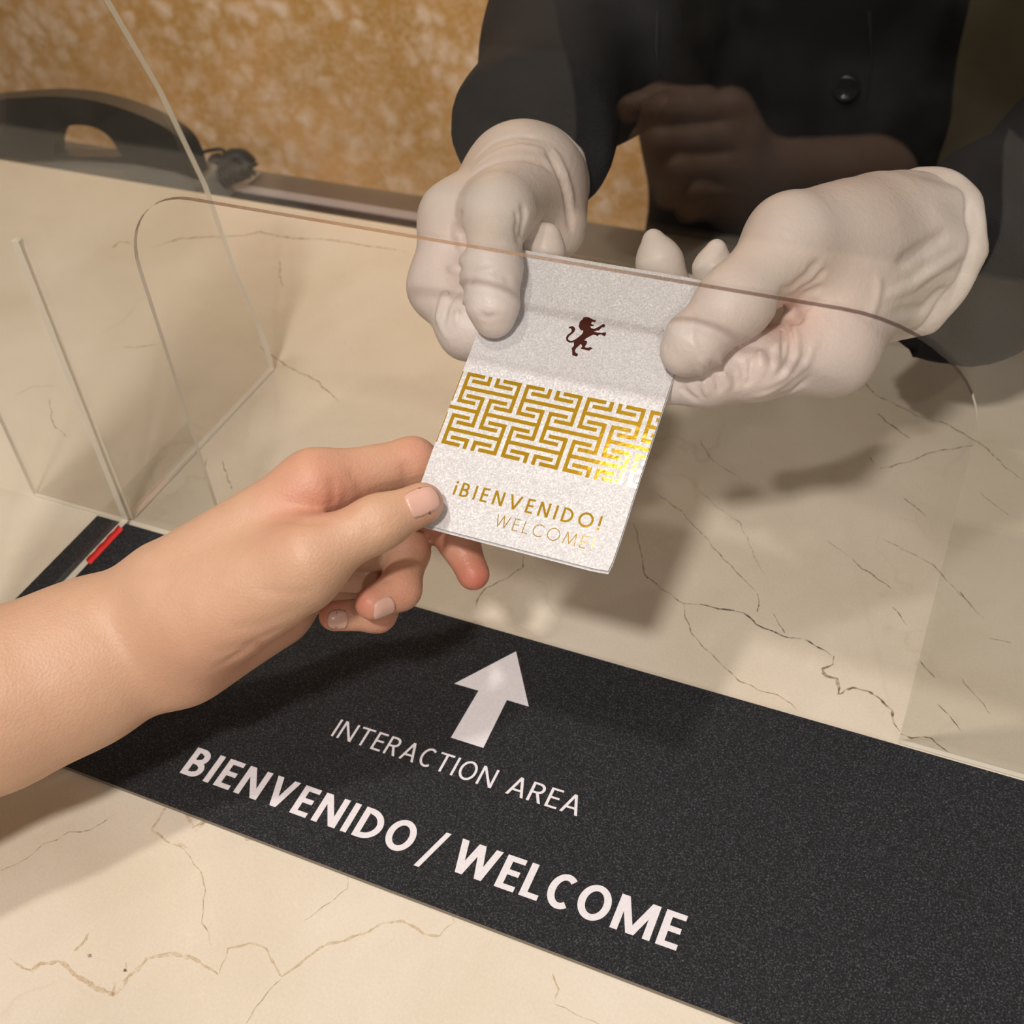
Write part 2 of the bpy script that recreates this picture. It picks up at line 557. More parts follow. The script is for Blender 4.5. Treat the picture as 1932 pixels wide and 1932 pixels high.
brown_paths = [([(1195, 985), (1205, 1020), (1215, 1080), (1245, 1110), (1290, 1138), (1318, 1141)], .5 * mm, .7 * mm),
               ([(1572, 1238), (1572, 1252), (1552, 1262), (1560, 1275), (1578, 1280), (1582, 1300), (1580, 1310), (1610, 1298), (1640, 1303), (1682, 1340), (1688, 1365), (1697, 1378)], 1.3 * mm, 1.0 * mm),
               ([(1700, 1385), (1720, 1393), (1755, 1392), (1790, 1420)], .9 * mm, .6 * mm),
               ([(1290, 1140), (1292, 1165), (1310, 1200), (1330, 1225), (1370, 1260), (1395, 1285), (1430, 1302), (1470, 1312), (1490, 1325), (1507, 1345)], .5 * mm, .5 * mm),
               ([(900, 1150), (903, 1125), (918, 1108), (950, 1095), (985, 1070), (988, 1050)], .6 * mm, .7 * mm),
               ([(1618, 680), (1630, 720), (1650, 745), (1680, 757), (1730, 785), (1775, 795), (1835, 828), (1860, 845), (1900, 885), (1940, 910)], .6 * mm, .8 * mm),
               ([(1660, 885), (1720, 870), (1750, 855), (1810, 845), (1840, 838)], .9 * mm, .5 * mm),
               ([(285, 468), (340, 450), (400, 447), (460, 445), (490, 437), (520, 445), (560, 450), (620, 452), (700, 465), (770, 475)], 1.4 * mm, 1.0 * mm),
               ([(490, 655), (540, 690), (600, 720), (640, 760)], .8 * mm, .6 * mm), ([(527, 490), (528, 520), (533, 545)], .8 * mm, .6 * mm),
               ([(93, 750), (97, 790), (105, 805), (125, 825)], .7 * mm, .7 * mm), ([(420, 870), (428, 900), (440, 925)], .6 * mm, .6 * mm),
               ([(390, 865), (385, 905)], .6 * mm, .5 * mm), ([(30, 745), (60, 730), (105, 728)], .5 * mm, .4 * mm),
               ([(210, 470), (225, 455), (250, 460)], 1.0 * mm, .7 * mm), ([(230, 655), (260, 655), (300, 650)], .8 * mm, .7 * mm),
               ([(1320, 830), (1345, 870), (1400, 905)], .4 * mm, .3 * mm), ([(1232, 925), (1290, 970), (1380, 1070), (1425, 1115)], .4 * mm, .5 * mm),
               ([(1305, 910), (1350, 955), (1395, 985), (1440, 1085)], .3 * mm, .3 * mm), ([(1665, 1015), (1700, 1035), (1760, 1065), (1800, 1110), (1860, 1170)], .5 * mm, .3 * mm),
               ([(1560, 1020), (1600, 1050)], .3 * mm, .3 * mm), ([(1815, 1280), (1870, 1350)], .4 * mm, .3 * mm), ([(1850, 930), (1905, 975)], .5 * mm, .3 * mm)]
ochre_paths = [([(20, 1810), (60, 1832), (75, 1818), (110, 1815), (160, 1850), (215, 1880), (240, 1845), (280, 1808), (330, 1800), (380, 1815), (412, 1838)], 1.4 * mm, 2.0 * mm),
               ([(412, 1838), (430, 1790), (470, 1780), (500, 1790), (520, 1825), (535, 1842), (550, 1830), (600, 1790), (660, 1770), (720, 1745), (760, 1738), (800, 1760), (830, 1765), (860, 1738)], .8 * mm, 1.2 * mm),
               ([(318, 1515), (303, 1540), (288, 1566), (320, 1590), (350, 1605)], 1.2 * mm, .8 * mm), ([(350, 1535), (365, 1560), (388, 1550), (370, 1570)], 1.6 * mm, 1.2 * mm),
               ([(335, 1590), (352, 1600)], 1.6 * mm, 1.0 * mm), ([(455, 1570), (465, 1585), (480, 1580)], 1.2 * mm, 1.0 * mm),
               ([(140, 1795), (165, 1770), (170, 1760)], 1.4 * mm, 1.0 * mm), ([(215, 1880), (220, 1850)], 2.0 * mm, 1.0 * mm),
               ([(236, 1815), (240, 1835)], 1.6 * mm, 1.0 * mm), ([(1040, 1835), (1055, 1865), (1045, 1890)], .9 * mm, .7 * mm),
               ([(205, 975), (190, 1000), (150, 1030)], 1.0 * mm, .6 * mm)]
grey_paths = [([(350, 1605), (375, 1640), (387, 1680), (382, 1740), (400, 1785)], .5 * mm, .5 * mm),
              ([(0, 1642), (50, 1622), (80, 1595), (130, 1570), (170, 1568), (225, 1530)], .6 * mm, .5 * mm),
              ([(530, 1845), (500, 1880), (470, 1920), (440, 1960)], .5 * mm, .5 * mm), ([(657, 1645), (655, 1680), (610, 1710), (575, 1735)], .5 * mm, .4 * mm),
              ([(870, 1700), (850, 1720), (855, 1740)], .5 * mm, .5 * mm), ([(1040, 1890), (1075, 1910), (1150, 1940)], .4 * mm, .4 * mm)]
for nm, pth, col, am, sd in (('dark_veins', dark_paths, (0.03, 0.025, 0.02), 0.95, 1), ('brown_veins', brown_paths, (0.20, 0.12, 0.045), 0.75, 2),
                             ('ochre_veins', ochre_paths, (0.62, 0.45, 0.25), 0.5, 3), ('grey_veins', grey_paths, (0.40, 0.32, 0.23), 0.5, 4)):
    o = link(nm, ribbon(pth, 0.00006, 0.00035, sd), mat_vein(nm + '_stain', col, am), counter)
    o['kind'] = 'stuff'

# ------------------------------------------------------------------ stroke lettering
def arc_strip(cx, cy, rx, ry, t, a0, a1, n=28):
    v, f = [], []
    for i in range(n + 1):
        a = math.radians(a0 + (a1 - a0) * i / n)
        v.append((cx + rx * math.cos(a), cy + ry * math.sin(a)))
        v.append((cx + (rx - t) * math.cos(a), cy + (ry - t) * math.sin(a)))
    for i in range(n):
        f.append((2 * i, 2 * i + 1, 2 * i + 3, 2 * i + 2))
    return v, f


def quad(*p):
    return list(p), [(0, 1, 2, 3)]


def rect(x0, y0, x1, y1):
    return quad((x0, y0), (x1, y0), (x1, y1), (x0, y1))


def diag(x0, y0, x1, y1, t):
    ln = math.hypot(x1 - x0, y1 - y0)
    w = t * ln / abs(y1 - y0)
    return quad((x0 - w / 2, y0), (x0 + w / 2, y0), (x1 + w / 2, y1), (x1 - w / 2, y1))


def glyph(ch, t, geo):
    """cap height 1, stroke t; geo = round geometric letterforms"""
    h = t * 0.88
    S = []
    if ch == 'I':
        return [rect(0, 0, t, 1)], t
    if ch == 'E':
        w = 0.50 if geo else 0.46 + t * 0.25
        return [rect(0, 0, t, 1), rect(0, 0, w, h), rect(0, .5 - h / 2 + .02, w * .93, .5 + h / 2 + .02), rect(0, 1 - h, w, 1)], w
    if ch == 'L':
        w = 0.46 if geo else 0.42 + t * 0.3
        return [rect(0, 0, t, 1), rect(0, 0, w, h)], w
    if ch == 'T':
        w = 0.68
        return [rect(w / 2 - t / 2, 0, w / 2 + t / 2, 1), rect(0, 1 - h, w, 1)], w
    if ch == 'B':
        w = 0.58 + t * 0.15
        r1, r2 = 0.245 + h * .25, 0.5 - (0.245 + h * .25) + h / 2
        return [rect(0, 0, t, 1), rect(0, 0, w - r2, h), rect(0, 2 * r2 - h, w - r2, 2 * r2), rect(0, 1 - h, w - .05 - r1, 1),
                arc_strip(w - r2, r2, r2, r2, t, -90, 90), arc_strip(w - .05 - r1, 1 - (1 - 2 * r2 + h) / 2, r1, (1 - 2 * r2 + h) / 2, t, -90, 90)], w
    if ch == 'R':
        w = 0.58
        return [rect(0, 0, t, 1), rect(0, .45, w - .28, .45 + h), rect(0, 1 - h, w - .28, 1), arc_strip(w - .28, .725, .26, .275, t, -90, 90),
                diag(w - .05, 0, .30, .5, t)], w + .05
    if ch == 'D':
        w = 0.74 if geo else 0.70
        r = 0.5
        return [rect(0, 0, t, 1), rect(0, 0, w - r, h), rect(0, 1 - h, w - r, 1), arc_strip(w - r, .5, r, .5, t, -90, 90)], w
    if ch == 'O':
        w = 1.0 if geo else 0.80
        return [arc_strip(w / 2, .5, w / 2, .515, t, 0, 360, 48)], w
    if ch == 'C':
        w = 0.95 if geo else 0.74
        a = 48 if geo else 52
        return [arc_strip(w / 2, .5, w / 2, .515, t, a, 360 - a, 40)], w * 0.86
    if ch == 'N':
        w = 0.72 if geo else 0.74
        return [rect(0, 0, t, 1), rect(w - t, 0, w, 1), diag(t * .55, 1, w - t * .55, 0, t)], w
    if ch == 'V':
        w = 0.88 if geo else 0.74
        return [diag(t * .55, 1, w / 2, 0, t), diag(w - t * .55, 1, w / 2, 0, t)], w
    if ch == 'A':
        w = 0.74
        return [diag(t * .55, 0, w / 2, 1, t), diag(w - t * .55, 0, w / 2, 1, t), rect(w * .2, .26, w * .8, .26 + h)], w
    if ch == 'W':
        w = 1.12 if geo else 1.12
        return [diag(t * .5, 1, w * .27, 0, t), diag(w * .5, 1, w * .27, 0, t), diag(w * .5, 1, w * .73, 0, t), diag(w - t * .5, 1, w * .73, 0, t)], w
    if ch == 'M':
        if geo:
            w = 1.0
            return [diag(t * .5, 0, w * .16, 1, t), diag(w - t * .5, 0, w * .84, 1, t), diag(w * .16, 1, w * .5, 0.05, t), diag(w * .84, 1, w * .5, .05, t)], w
        w = 0.98
        return [rect(0, 0, t, 1), rect(w - t, 0, w, 1), diag(t * .6, 1, w / 2, .0, t), diag(w - t * .6, 1, w / 2, .0, t)], w
    if ch == '/':
        return [diag(t * .5, -.2, .5, 1.08, t * .85)], .55
    if ch == '!':
        return [rect(0, .3, t, 1), arc_strip(t / 2, t * .55, t * .62, t * .62, t * .6, 0, 360, 16)], t
    if ch == '\u00a1':
        return [rect(0, 0, t, .7), arc_strip(t / 2, 1 - t * .55, t * .62, t * .62, t * .6, 0, 360, 16)], t
    return [], 0.36


def lettering(text, x0, x1, t, gap, geo):
    """flat 2d letters, cap height 1 and scaled sideways to run from x0 to x1 (same unit as cap height)"""
    V, Fc, x = [], [], 0.0
    for ch in text:
        parts, w = glyph(ch, t, geo)
        for ip, (v, f) in enumerate(parts):
            b = len(V)
            V += [(x + a, c, ip * 8e-6) for a, c in v]
            Fc += [tuple(i + b for i in ff) for ff in f]
        x += w + gap
    x -= gap
    s = (x1 - x0) / x
    return [(x0 + a * s, c, e) for a, c, e in V], Fc


# ------------------------------------------------------------------ floor mat on the counter
MT = 0.0025
matb = empty('counter_mat', (0.2, -0.06, 0.0))
tag(matb, 'black grained counter mat printed with white lettering and an arrow', 'mat')
out2 = [(-0.0795, -0.134), (0.62, -0.134), (0.62, -0.0035), (-0.0785, -0.0035)]
bm = bmesh.new()
lo_ = [bm.verts.new((x, y, 0.0003)) for x, y in out2]
hi_ = [bm.verts.new((x, y, MT)) for x, y in out2]
ftop = bm.faces.new(hi_)
bm.faces.new(list(reversed(lo_)))
for i in range(4):
    j = (i + 1) % 4
    f = bm.faces.new((lo_[i], lo_[j], hi_[j], hi_[i])); f.material_index = 1
me = bpy.data.meshes.new('mat'); bm.to_mesh(me); bm.free()
link('board', me, [mat_mat(), plain('board_core', (0.20, 0.165, 0.125), 0.5, 0.2, 300)], matb)
WHITE = mat_print('white_print', (0.80, 0.77, 0.82))


def mat_text(text, xa, xb, ya, yb, cap, t, gap):
    v, f = lettering(text, xa / cap, xb / cap, t, gap, False)
    v3 = [(a * cap, ya + (yb - ya) * ((a * cap - xa) / (xb - xa)) + c * cap, MT + 0.00005 + e) for a, c, e in v]
    f = [ff if (np.cross(np.subtract(v3[ff[1]], v3[ff[0]]), np.subtract(v3[ff[2]], v3[ff[0]]))[2] > 0) else ff[::-1] for ff in f]
    o = link('lettering', mesh_py('lettering', v3, f), WHITE, matb)
    o['label'] = 'white printed words ' + text
    return o


mat_text('BIENVENIDO', .0547, .1594, -.1192, -.1187, .0134, .182, .165)
mat_text('/', .1638, .1712, -.1190, -.1190, .0134, .18, 0)
mat_text('WELCOME', .1765, .2655, -.1186, -.1178, .0140, .182, .14)
mat_text('INTERACTION', .1040, .1770, -.0808, -.0803, .0090, .115, .17)
mat_text('AREA', .1832, .2135, -.0802, -.0798, .0090, .115, .13)
arrow = [(.1582, -.0120), (.1405, -.0378), (.1519, -.0376), (.1515, -.0638), (.1662, -.0637), (.1653, -.0379), (.1753, -.0378)]
link('arrow', mesh_py('arrow', [(x, y, MT + 0.00005) for x, y in arrow], [(0, 1, 2, 5, 6), (2, 3, 4, 5)]), WHITE, matb)['label'] = 'white printed arrow pointing to the opening'

# ------------------------------------------------------------------ acrylic screen with transaction opening
ST = 0.00105                                        # half thickness
XL, XR, ZT = -0.1230, 0.95, 0.80
WX, WZ, WR = 0.320, 0.1955, 0.036
outl = [(XL, 0.0006), (0.0, 0.0006)]
for k in range(13):
    a = math.pi - k / 12 * math.pi / 2
    outl.append((WR + WR * math.cos(a), WZ - WR + WR * math.sin(a)))
for k in range(13):
    a = math.pi / 2 - k / 12 * math.pi / 2
    outl.append((WX - WR * 1.25 + WR * 1.25 * math.cos(a), WZ - WR + WR * math.sin(a)))
outl += [(WX, 0.0006), (XR, 0.0006), (XR, ZT), (XL, ZT)]
me = extrude_outline(outl, lambda p: (p[0], -ST, p[1]), np.array([0, 2 * ST, 0]))
screen = link('protective_screen', me, [ACR, ACR_EDGE, mat_acrylic_edge('acrylic_shaded_edge', (0.34, 0.27, 0.28), 0.15, 0.0)])  # last one: dark inner reflection at the opening's top, put into the tint
for p in me.polygons:
    p.material_index = 0 if abs(p.normal.y) > 0.9 else (2 if p.normal.z < -0.5 and p.center.z > 0.1 else 1)
tag(screen, 'upright clear acrylic protective screen with a rounded opening at its foot', 'screen')

# support fin, standing square to the screen
FX = -0.0622
prof = [(-0.125, MT + 0.0003), (-0.0016, MT + 0.0003), (-0.0016, 0.162), (0.0016, 0.162), (0.0016, 0.0006), (0.1370, 0.0006), (0.1352, 0.030), (0.1268, 0.070), (0.1215, 0.1246), (0.108, 0.180),
        (0.0913, 0.227), (0.066, 0.275), (0.034, 0.315), (0.0, 0.338), (-0.034, 0.315), (-0.066, 0.275), (-0.0913, 0.227), (-0.108, 0.180), (-0.1185, 0.1246), (-0.1225, 0.070)]
me = extrude_outline(prof, lambda p: (FX - 0.0018, p[0], p[1]), np.array([0.0036, 0, 0]))
fin_root = empty('acrylic_support_fin', (FX, 0.0, 0.0))
tag(fin_root, 'curved clear acrylic support fin slotted through the left end of the screen', 'support')
me2 = me
for p in me2.polygons:
    p.material_index = 0 if abs(p.normal.x) > 0.9 else 1
link('fin_plate', me2, [ACR, ACR_EDGE], fin_root)
RED = plain('red_tape', (0.78, 0.035, 0.03), 0.4, 0.15, 200)
bmv = []
for k in range(13):                                # folded strip of tape at the foot of the fin
    y = -0.0335 + k * 0.0258 / 12
    w = 0.0003 * math.sin(k * 1.7)
    bmv.append([(FX + 0.0013, y, 0.0052 + w), (FX + 0.0018, y, 0.0040), (FX + 0.0026 + w, y, MT + 0.0009), (FX + 0.0034, y, MT + 0.0004 + abs(w) * .5),
                (FX + 0.0034, y, MT + 0.0001), (FX + 0.0024, y, MT + 0.0003), (FX + 0.0012, y, 0.0036)])
V = [v for r in bmv for v in r]
n7 = 7
Fq = [(i * n7 + j, i * n7 + (j + 1) % n7, (i + 1) * n7 + (j + 1) % n7, (i + 1) * n7 + j) for i in range(12) for j in range(n7)]
Fq += [tuple(range(n7 - 1, -1, -1)), tuple(12 * n7 + j for j in range(n7))]
link('tape_strip', mesh_py('tape', V, Fq), RED, fin_root)['label'] = 'red tape strip folded at the foot of the fin'

# ------------------------------------------------------------------ card
CO = np.array([0.1781, 0.0015, 0.1362])
CXv = np.array([1.0, 0.0, 0.0])
CYv = np.array([0.0, 0.8888, 0.4582])
CNv = np.array([0.0, -0.4582, 0.8888])


def curl(u, v):
    """height of the card surface above its plane (m); gentle curl at the lower end"""
    c = 0.0
    if v < -0.030:
        c += 0.0007 * math.sin(min(1.0, (-0.030 - v) / 0.028) * math.pi) * -1.0
    return c


def card_pt(u, v, h=0.0):
    return CO + CXv * u + CYv * v + CNv * (h + curl(u, v))


def sheet(u0, u1, v0, v1, h, th, nu=12, nv=30, rad=0.0015):
    verts, faces = [], []
    for lay in (0, 1):
        for j in range(nv + 1):
            for i in range(nu + 1):
                u = u0 + (u1 - u0) * i / nu; v = v0 + (v1 - v0) * j / nv
                if i in (0, nu) and j in (0, nv):
                    u += rad * 0.3 * (1 if i == 0 else -1); v += rad * 0.3 * (1 if j == 0 else -1)
                verts.append(card_pt(u, v, h - lay * th))
    K = (nu + 1) * (nv + 1)
    idx = lambda i, j, l: l * K + j * (nu + 1) + i
    for j in range(nv):
        for i in range(nu):
            faces.append((idx(i, j, 0), idx(i + 1, j, 0), idx(i + 1, j + 1, 0), idx(i, j + 1, 0)))
            faces.append((idx(i, j + 1, 1), idx(i + 1, j + 1, 1), idx(i + 1, j, 1), idx(i, j, 1)))
    for i in range(nu):
        faces.append((idx(i + 1, 0, 0), idx(i, 0, 0), idx(i, 0, 1), idx(i + 1, 0, 1)))
        faces.append((idx(i, nv, 0), idx(i + 1, nv, 0), idx(i + 1, nv, 1), idx(i, nv, 1)))
    for j in range(nv):
        faces.append((idx(0, j, 0), idx(0, j + 1, 0), idx(0, j + 1, 1), idx(0, j, 1)))
        faces.append((idx(nu, j + 1, 0), idx(nu, j, 0), idx(nu, j, 1), idx(nu, j + 1, 1)))
    return mesh_py('sheet', verts, faces)


card = empty('key_card_folder', CO)
tag(card, 'pearly white welcome card folder with gold key pattern held between three hands', 'card')
PEARL, GOLD = mat_pearl(), mat_gold()
link('front_flap', sheet(-.039, .039, -.058, .058, 0.0, 0.0004), PEARL, card, False)
link('back_flap', sheet(-.0388, .0392, -.0588, .0586, -0.0010, 0.0004), PEARL, card, False)


def on_card(v2, faces, mat, name, h=0.00006):
    bm = bmesh.new()
    vs = [bm.verts.new((q[0], q[1], q[2] if len(q) > 2 else 0)) for q in v2]
    for f in faces:
        try:
            bm.faces.new([vs[i] for i in f])
        except ValueError:
            pass
    for f in bm.faces:
        f.normal_update()
    bmesh.ops.reverse_faces(bm, faces=[f for f in bm.faces if f.normal.z < 0])
    me = bpy.data.meshes.new(name); bm.to_mesh(me); bm.free()
    for v in me.vertices:
        v.co = Vector([float(c) for c in card_pt(v.co.x, v.co.y, h + v.co.z)])
    return link(name, me, mat, card)


# interlocking key pattern (mm in the card plane)
PERIOD, UW, UH, TK, ROW = 24.0, 22.2, 12.5, 1.42, 8.63
HOOK = 7.3
TOP, BOT = 3.45, -26.55
rects = []
for r in range(-1, 4):
    yt = TOP - ROW * r
    xo = -36.8 + (0 if r % 2 == 0 else PERIOD / 2)
    for k in range(-2, 5):
        x = xo + k * PERIOD
        yb, ym = yt - UH, yt - UH / 2
        rects += [(x, yb, x + TK, yt), (x + UW - TK, yb, x + UW, yt), (x, ym - TK / 2, x + UW, ym + TK / 2),
                  (x, yt - TK, x + HOOK, yt), (x, yb, x + HOOK, yb + TK), (x + UW - HOOK, yt - TK, x + UW, yt), (x + UW - HOOK, yb, x + UW, yb + TK)]
V2, F2 = [], []
for ir, (a, b, c, d) in enumerate(rects):
    a, c = max(a, -38.95), min(c, 38.95); b, d = max(b, BOT), min(d, TOP)
    if c - a < .05 or d - b < .05:
        continue
    n = max(1, int((c - a) / 3)); mz = max(1, int((d - b) / 3))
    base = len(V2)
    for j in range(mz + 1):
        for i in range(n + 1):
            V2.append(((a + (c - a) * i / n) * mm, (b + (d - b) * j / mz) * mm, (ir % 7) * 6e-6))
    for j in range(mz):
        for i in range(n):
            k = base + j * (n + 1) + i
            F2.append((k, k + 1, k + n + 2, k + n + 1))
on_card(V2, F2, GOLD, 'key_pattern', 0.00008)['label'] = 'gold foil interlocking key pattern'

for text, xa, xb, ya, cap, t, gap in (('\u00a1', -25.6, -24.8, -44.25, 5.35, .15, 0), ('BIENVENIDO', -23.1, 27.95, -44.25, 5.35, .145, .37), ('!', 29.9, 30.7, -44.25, 5.35, .15, 0),
                                      ('WELCOME', -6.35, 28.3, -51.85, 4.6, .065, .33), ('!', 30.2, 30.5, -51.85, 4.6, .065, 0)):
    v, f = lettering(text, xa / cap, xb / cap, t, gap, True)
    on_card([(a * cap * mm, (ya + c * cap) * mm, e) for a, c, e in v], f, GOLD, 'lettering', 0.00009)['label'] = 'gold foil word ' + text

LION = [(-0.89, 34.17), (-0.07, 34.62), (1.15, 34.86), (2.42, 34.46), (3.49, 34.11), (4.33, 34.18), (4.24, 33.13), (3.75, 33.31), (3.15, 33.29), (2.87, 32.67), (3.33, 32.2), (4.2, 32.19), (4.1, 31.7), (3.47, 31.51), (2.94, 31.18), (3.66, 30.67), (4.59, 30.48), (5.43, 31.08), (6.43, 31.98), (7.48, 33.26), (8.06, 33.06), (8.51, 32.49), (8.19, 31.87), (7.38, 31.7), (6.78, 30.37), (5.49, 29.83), (5.09, 29.47), (6.52, 29.33), (8.01, 29.5), (9.62, 30.11), (9.8, 29.03), (9.66, 28.4), (8.84, 28.55), (8.12, 28.91), (7.3, 28.52), (6.91, 27.88), (6.2, 28.2), (5.17, 28.18), (3.97, 27.09), (3.07, 26.16), (2.55, 25.22), (3.54, 25.24), (3.93, 24.85), (3.87, 23.72), (3.62, 22.65), (4.46, 22.45), (4.95, 22.56), (5.72, 23.09), (6.72, 22.65), (5.64, 21.5), (4.23, 21.57), (2.39, 21.65), (2.61, 22.72), (2.31, 23.21), (1.74, 23.47), (1.19, 22.42), (0.63, 21.47), (0.54, 20.62), (0.8, 19.93), (1.27, 19.57), (2.13, 19.47), (2.07, 18.31), (0.18, 18.41), (-0.51, 20.22), (-1.02, 21.13), (-0.5, 22.26), (-0.99, 23.74), (-1.89, 23.31), (-2.92, 23.25), (-3.86, 23.71), (-4.4, 24.54), (-4.5, 25.36), (-4.27, 26.25), (-3.42, 27.36), (-3.33, 28.13), (-3.62, 28.73), (-4.16, 29.03), (-4.93, 28.84), (-4.55, 29.67), (-3.8, 30.05), (-2.85, 29.82), (-2.19, 29.02), (-2.2, 27.89), (-2.86, 26.72), (-3.58, 25.73), (-3.72, 24.86), (-3.32, 24.2), (-2.45, 23.94), (-1.52, 24.29), (-0.61, 25.22), (0.34, 26.53), (0.89, 27.49), (1.09, 28.37), (0.83, 29.25), (0.43, 28.89), (-0.54, 29.45), (-1.27, 30.33), (-1.53, 31.22), (-1.26, 31.37), (-1.54, 31.78), (-1.38, 32.76), (-0.66, 33.75)]
bm = bmesh.new()
vs = [bm.verts.new((a * mm, b * mm, 0)) for a, b in LION]
es = [bm.edges.new((vs[i], vs[(i + 1) % len(vs)])) for i in range(len(vs))]
bmesh.ops.triangle_fill(bm, edges=es, use_beauty=True)
v2 = [(v.co.x, v.co.y) for v in bm.verts]; bm.verts.index_update()
f2 = [tuple(v.index for v in f.verts) for f in bm.faces]
bm.free()
on_card(v2, f2, plain('maroon_foil', (0.055, 0.009, 0.006), 0.6, 0.1, 400, Specular_IOR_Level=0.15), 'lion_emblem', 0.00008)['label'] = 'dark maroon rearing lion emblem'


# ------------------------------------------------------------------ signed distance modelling for hands and clothes
class Field:
    def __init__(self, lo, hi, h):
        self.lo = np.array(lo, float); self.h = h
        self.n = np.ceil((np.array(hi, float) - self.lo) / h).astype(int) + 1
        self.ax = [self.lo[i] + np.arange(self.n[i], dtype=np.float64) * h for i in range(3)]

    def new(self, v=0.05):
        return np.full(tuple(self.n), v, np.float32)

    def sub(self, lo, hi):
        s = []
        for i in range(3):
            a = int(np.clip(np.floor((lo[i] - self.lo[i]) / self.h), 0, self.n[i]))
            b = int(np.clip(np.ceil((hi[i] - self.lo[i]) / self.h) + 1, 0, self.n[i]))
            s.append(slice(a, max(a, b)))
        return tuple(s)

    def xyz(self, s):
        return (self.ax[0][s[0]].astype(np.float32)[:, None, None], self.ax[1][s[1]].astype(np.float32)[None, :, None],
                self.ax[2][s[2]].astype(np.float32)[None, None, :])

    def cone(self, A, a, b, ra, rb, k, cut=None, margin=0.022):
        """smooth-unite a tapered capsule into A"""
        a = np.array(a, float); b = np.array(b, float)
        mr = max(ra, rb) + margin
        s = self.sub(np.minimum(a, b) - mr, np.maximum(a, b) + mr)
        X, Y, Z = self.xyz(s)
        ab = b - a; L2 = float(ab @ ab) + 1e-12
        t = np.clip(((X - a[0]) * ab[0] + (Y - a[1]) * ab[1] + (Z - a[2]) * ab[2]) / L2, 0, 1)
        d = np.sqrt((X - a[0] - t * ab[0]) ** 2 + (Y - a[1] - t * ab[1]) ** 2 + (Z - a[2] - t * ab[2]) ** 2) - (ra + (rb - ra) * t)
        if cut is not None:
            p, n = cut
            d = np.maximum(d, (X - p[0]) * n[0] + (Y - p[1]) * n[1] + (Z - p[2]) * n[2])
        A[s] = smin(A[s], d, k)

    def ellipsoid(self, A, c, ax3, k, margin=0.03):
        """ax3: three scaled axis vectors"""
        c = np.array(c, float)
        ext = np.sqrt(sum(np.array(v) ** 2 for v in ax3)) + margin
        s = self.sub(c - ext, c + ext)
        X, Y, Z = self.xyz(s)
        q = 0
        for v in ax3:
            v = np.array(v, float); l = np.linalg.norm(v); v = v / l
            q = q + (((X - c[0]) * v[0] + (Y - c[1]) * v[1] + (Z - c[2]) * v[2]) / l) ** 2
        q = np.sqrt(q)
        rm = min(np.linalg.norm(v) for v in ax3)
        A[s] = smin(A[s], (q - 1) * rm, k)

    def torus(self, A, c, n, R, r, k=0.001, squash=None):
        c = np.array(c, float); n = np.array(n, float) / np.linalg.norm(n)
        s = self.sub(c - R - r - .01, c + R + r + .01)
        X, Y, Z = self.xyz(s)
        dx, dy, dz = X - c[0], Y - c[1], Z - c[2]
        ax = dx * n[0] + dy * n[1] + dz * n[2]
        rad = np.sqrt(np.maximum(dx * dx + dy * dy + dz * dz - ax * ax, 0))
        A[s] = smin(A[s], np.sqrt((rad - R) ** 2 + ax ** 2) - r, k)

    def path_disp(self, A, pts, amp, sig):
        """raise (amp<0) or groove (amp>0) the surface along a polyline"""
        for a, b in zip(pts[:-1], pts[1:]):
            a = np.array(a); b = np.array(b)
            s = self.sub(np.minimum(a, b) - 3 * sig, np.maximum(a, b) + 3 * sig)
            X, Y, Z = self.xyz(s)
            ab = b - a; L2 = float(ab @ ab) + 1e-12
            t = np.clip(((X - a[0]) * ab[0] + (Y - a[1]) * ab[1] + (Z - a[2]) * ab[2]) / L2, 0, 1)
            d2 = (X - a[0] - t * ab[0]) ** 2 + (Y - a[1] - t * ab[1]) ** 2 + (Z - a[2] - t * ab[2]) ** 2
            yield s, np.exp(-d2 / sig ** 2)

    def groove(self, A, pts, amp, sig):
        acc = {}
        G = np.zeros(tuple(self.n), np.float32) if False else None
        lo = np.min(np.array(pts), axis=0) - 3 * sig; hi = np.max(np.array(pts), axis=0) + 3 * sig
        s = self.sub(lo, hi)
        X, Y, Z = self.xyz(s)
        best = None
        n = len(pts) - 1
        for i, (a, b) in enumerate(zip(pts[:-1], pts[1:])):
            a = np.array(a); b = np.array(b)
            ab = b - a; L2 = float(ab @ ab) + 1e-12
            t = np.clip(((X - a[0]) * ab[0] + (Y - a[1]) * ab[1] + (Z - a[2]) * ab[2]) / L2, 0, 1)
            d2 = (X - a[0] - t * ab[0]) ** 2 + (Y - a[1] - t * ab[1]) ** 2 + (Z - a[2] - t * ab[2]) ** 2
            u = (i + t) / n
            g = np.exp(-d2 / sig ** 2) * np.minimum(1, np.minimum(u, 1 - u) * 5 + .1)
            best = g if best is None else np.maximum(best, g)
        A[s] += (amp * best).astype(np.float32)

    def sample(self, A, p):
        q = (np.array(p) - self.lo) / self.h
        i = np.floor(q).astype(int)
        if (i < 0).any() or (i >= self.n - 1).any():
            return 1.0
        f = q - i
        v = 0.0
        for a in (0, 1):
            for b in (0, 1):
                for c in (0, 1):
                    v += A[i[0] + a, i[1] + b, i[2] + c] * (f[0] if a else 1 - f[0]) * (f[1] if b else 1 - f[1]) * (f[2] if c else 1 - f[2])
        return v

    def march(self, A, o, d, t0, t1, step=0.0006):
        t = t0
        while t < t1:
            if self.sample(A, o + d * t) < 0:
                lo, hi = t - step, t
                for _ in range(8):
                    m = (lo + hi) / 2
                    if self.sample(A, o + d * m) < 0: hi = m
                    else: lo = m
                return o + d * hi
            t += step
        return None

    def hit(self, A, px, py, d0, d1):
        r = ray(px, py)
        return self.march(A, CAM, r, d0, d1)

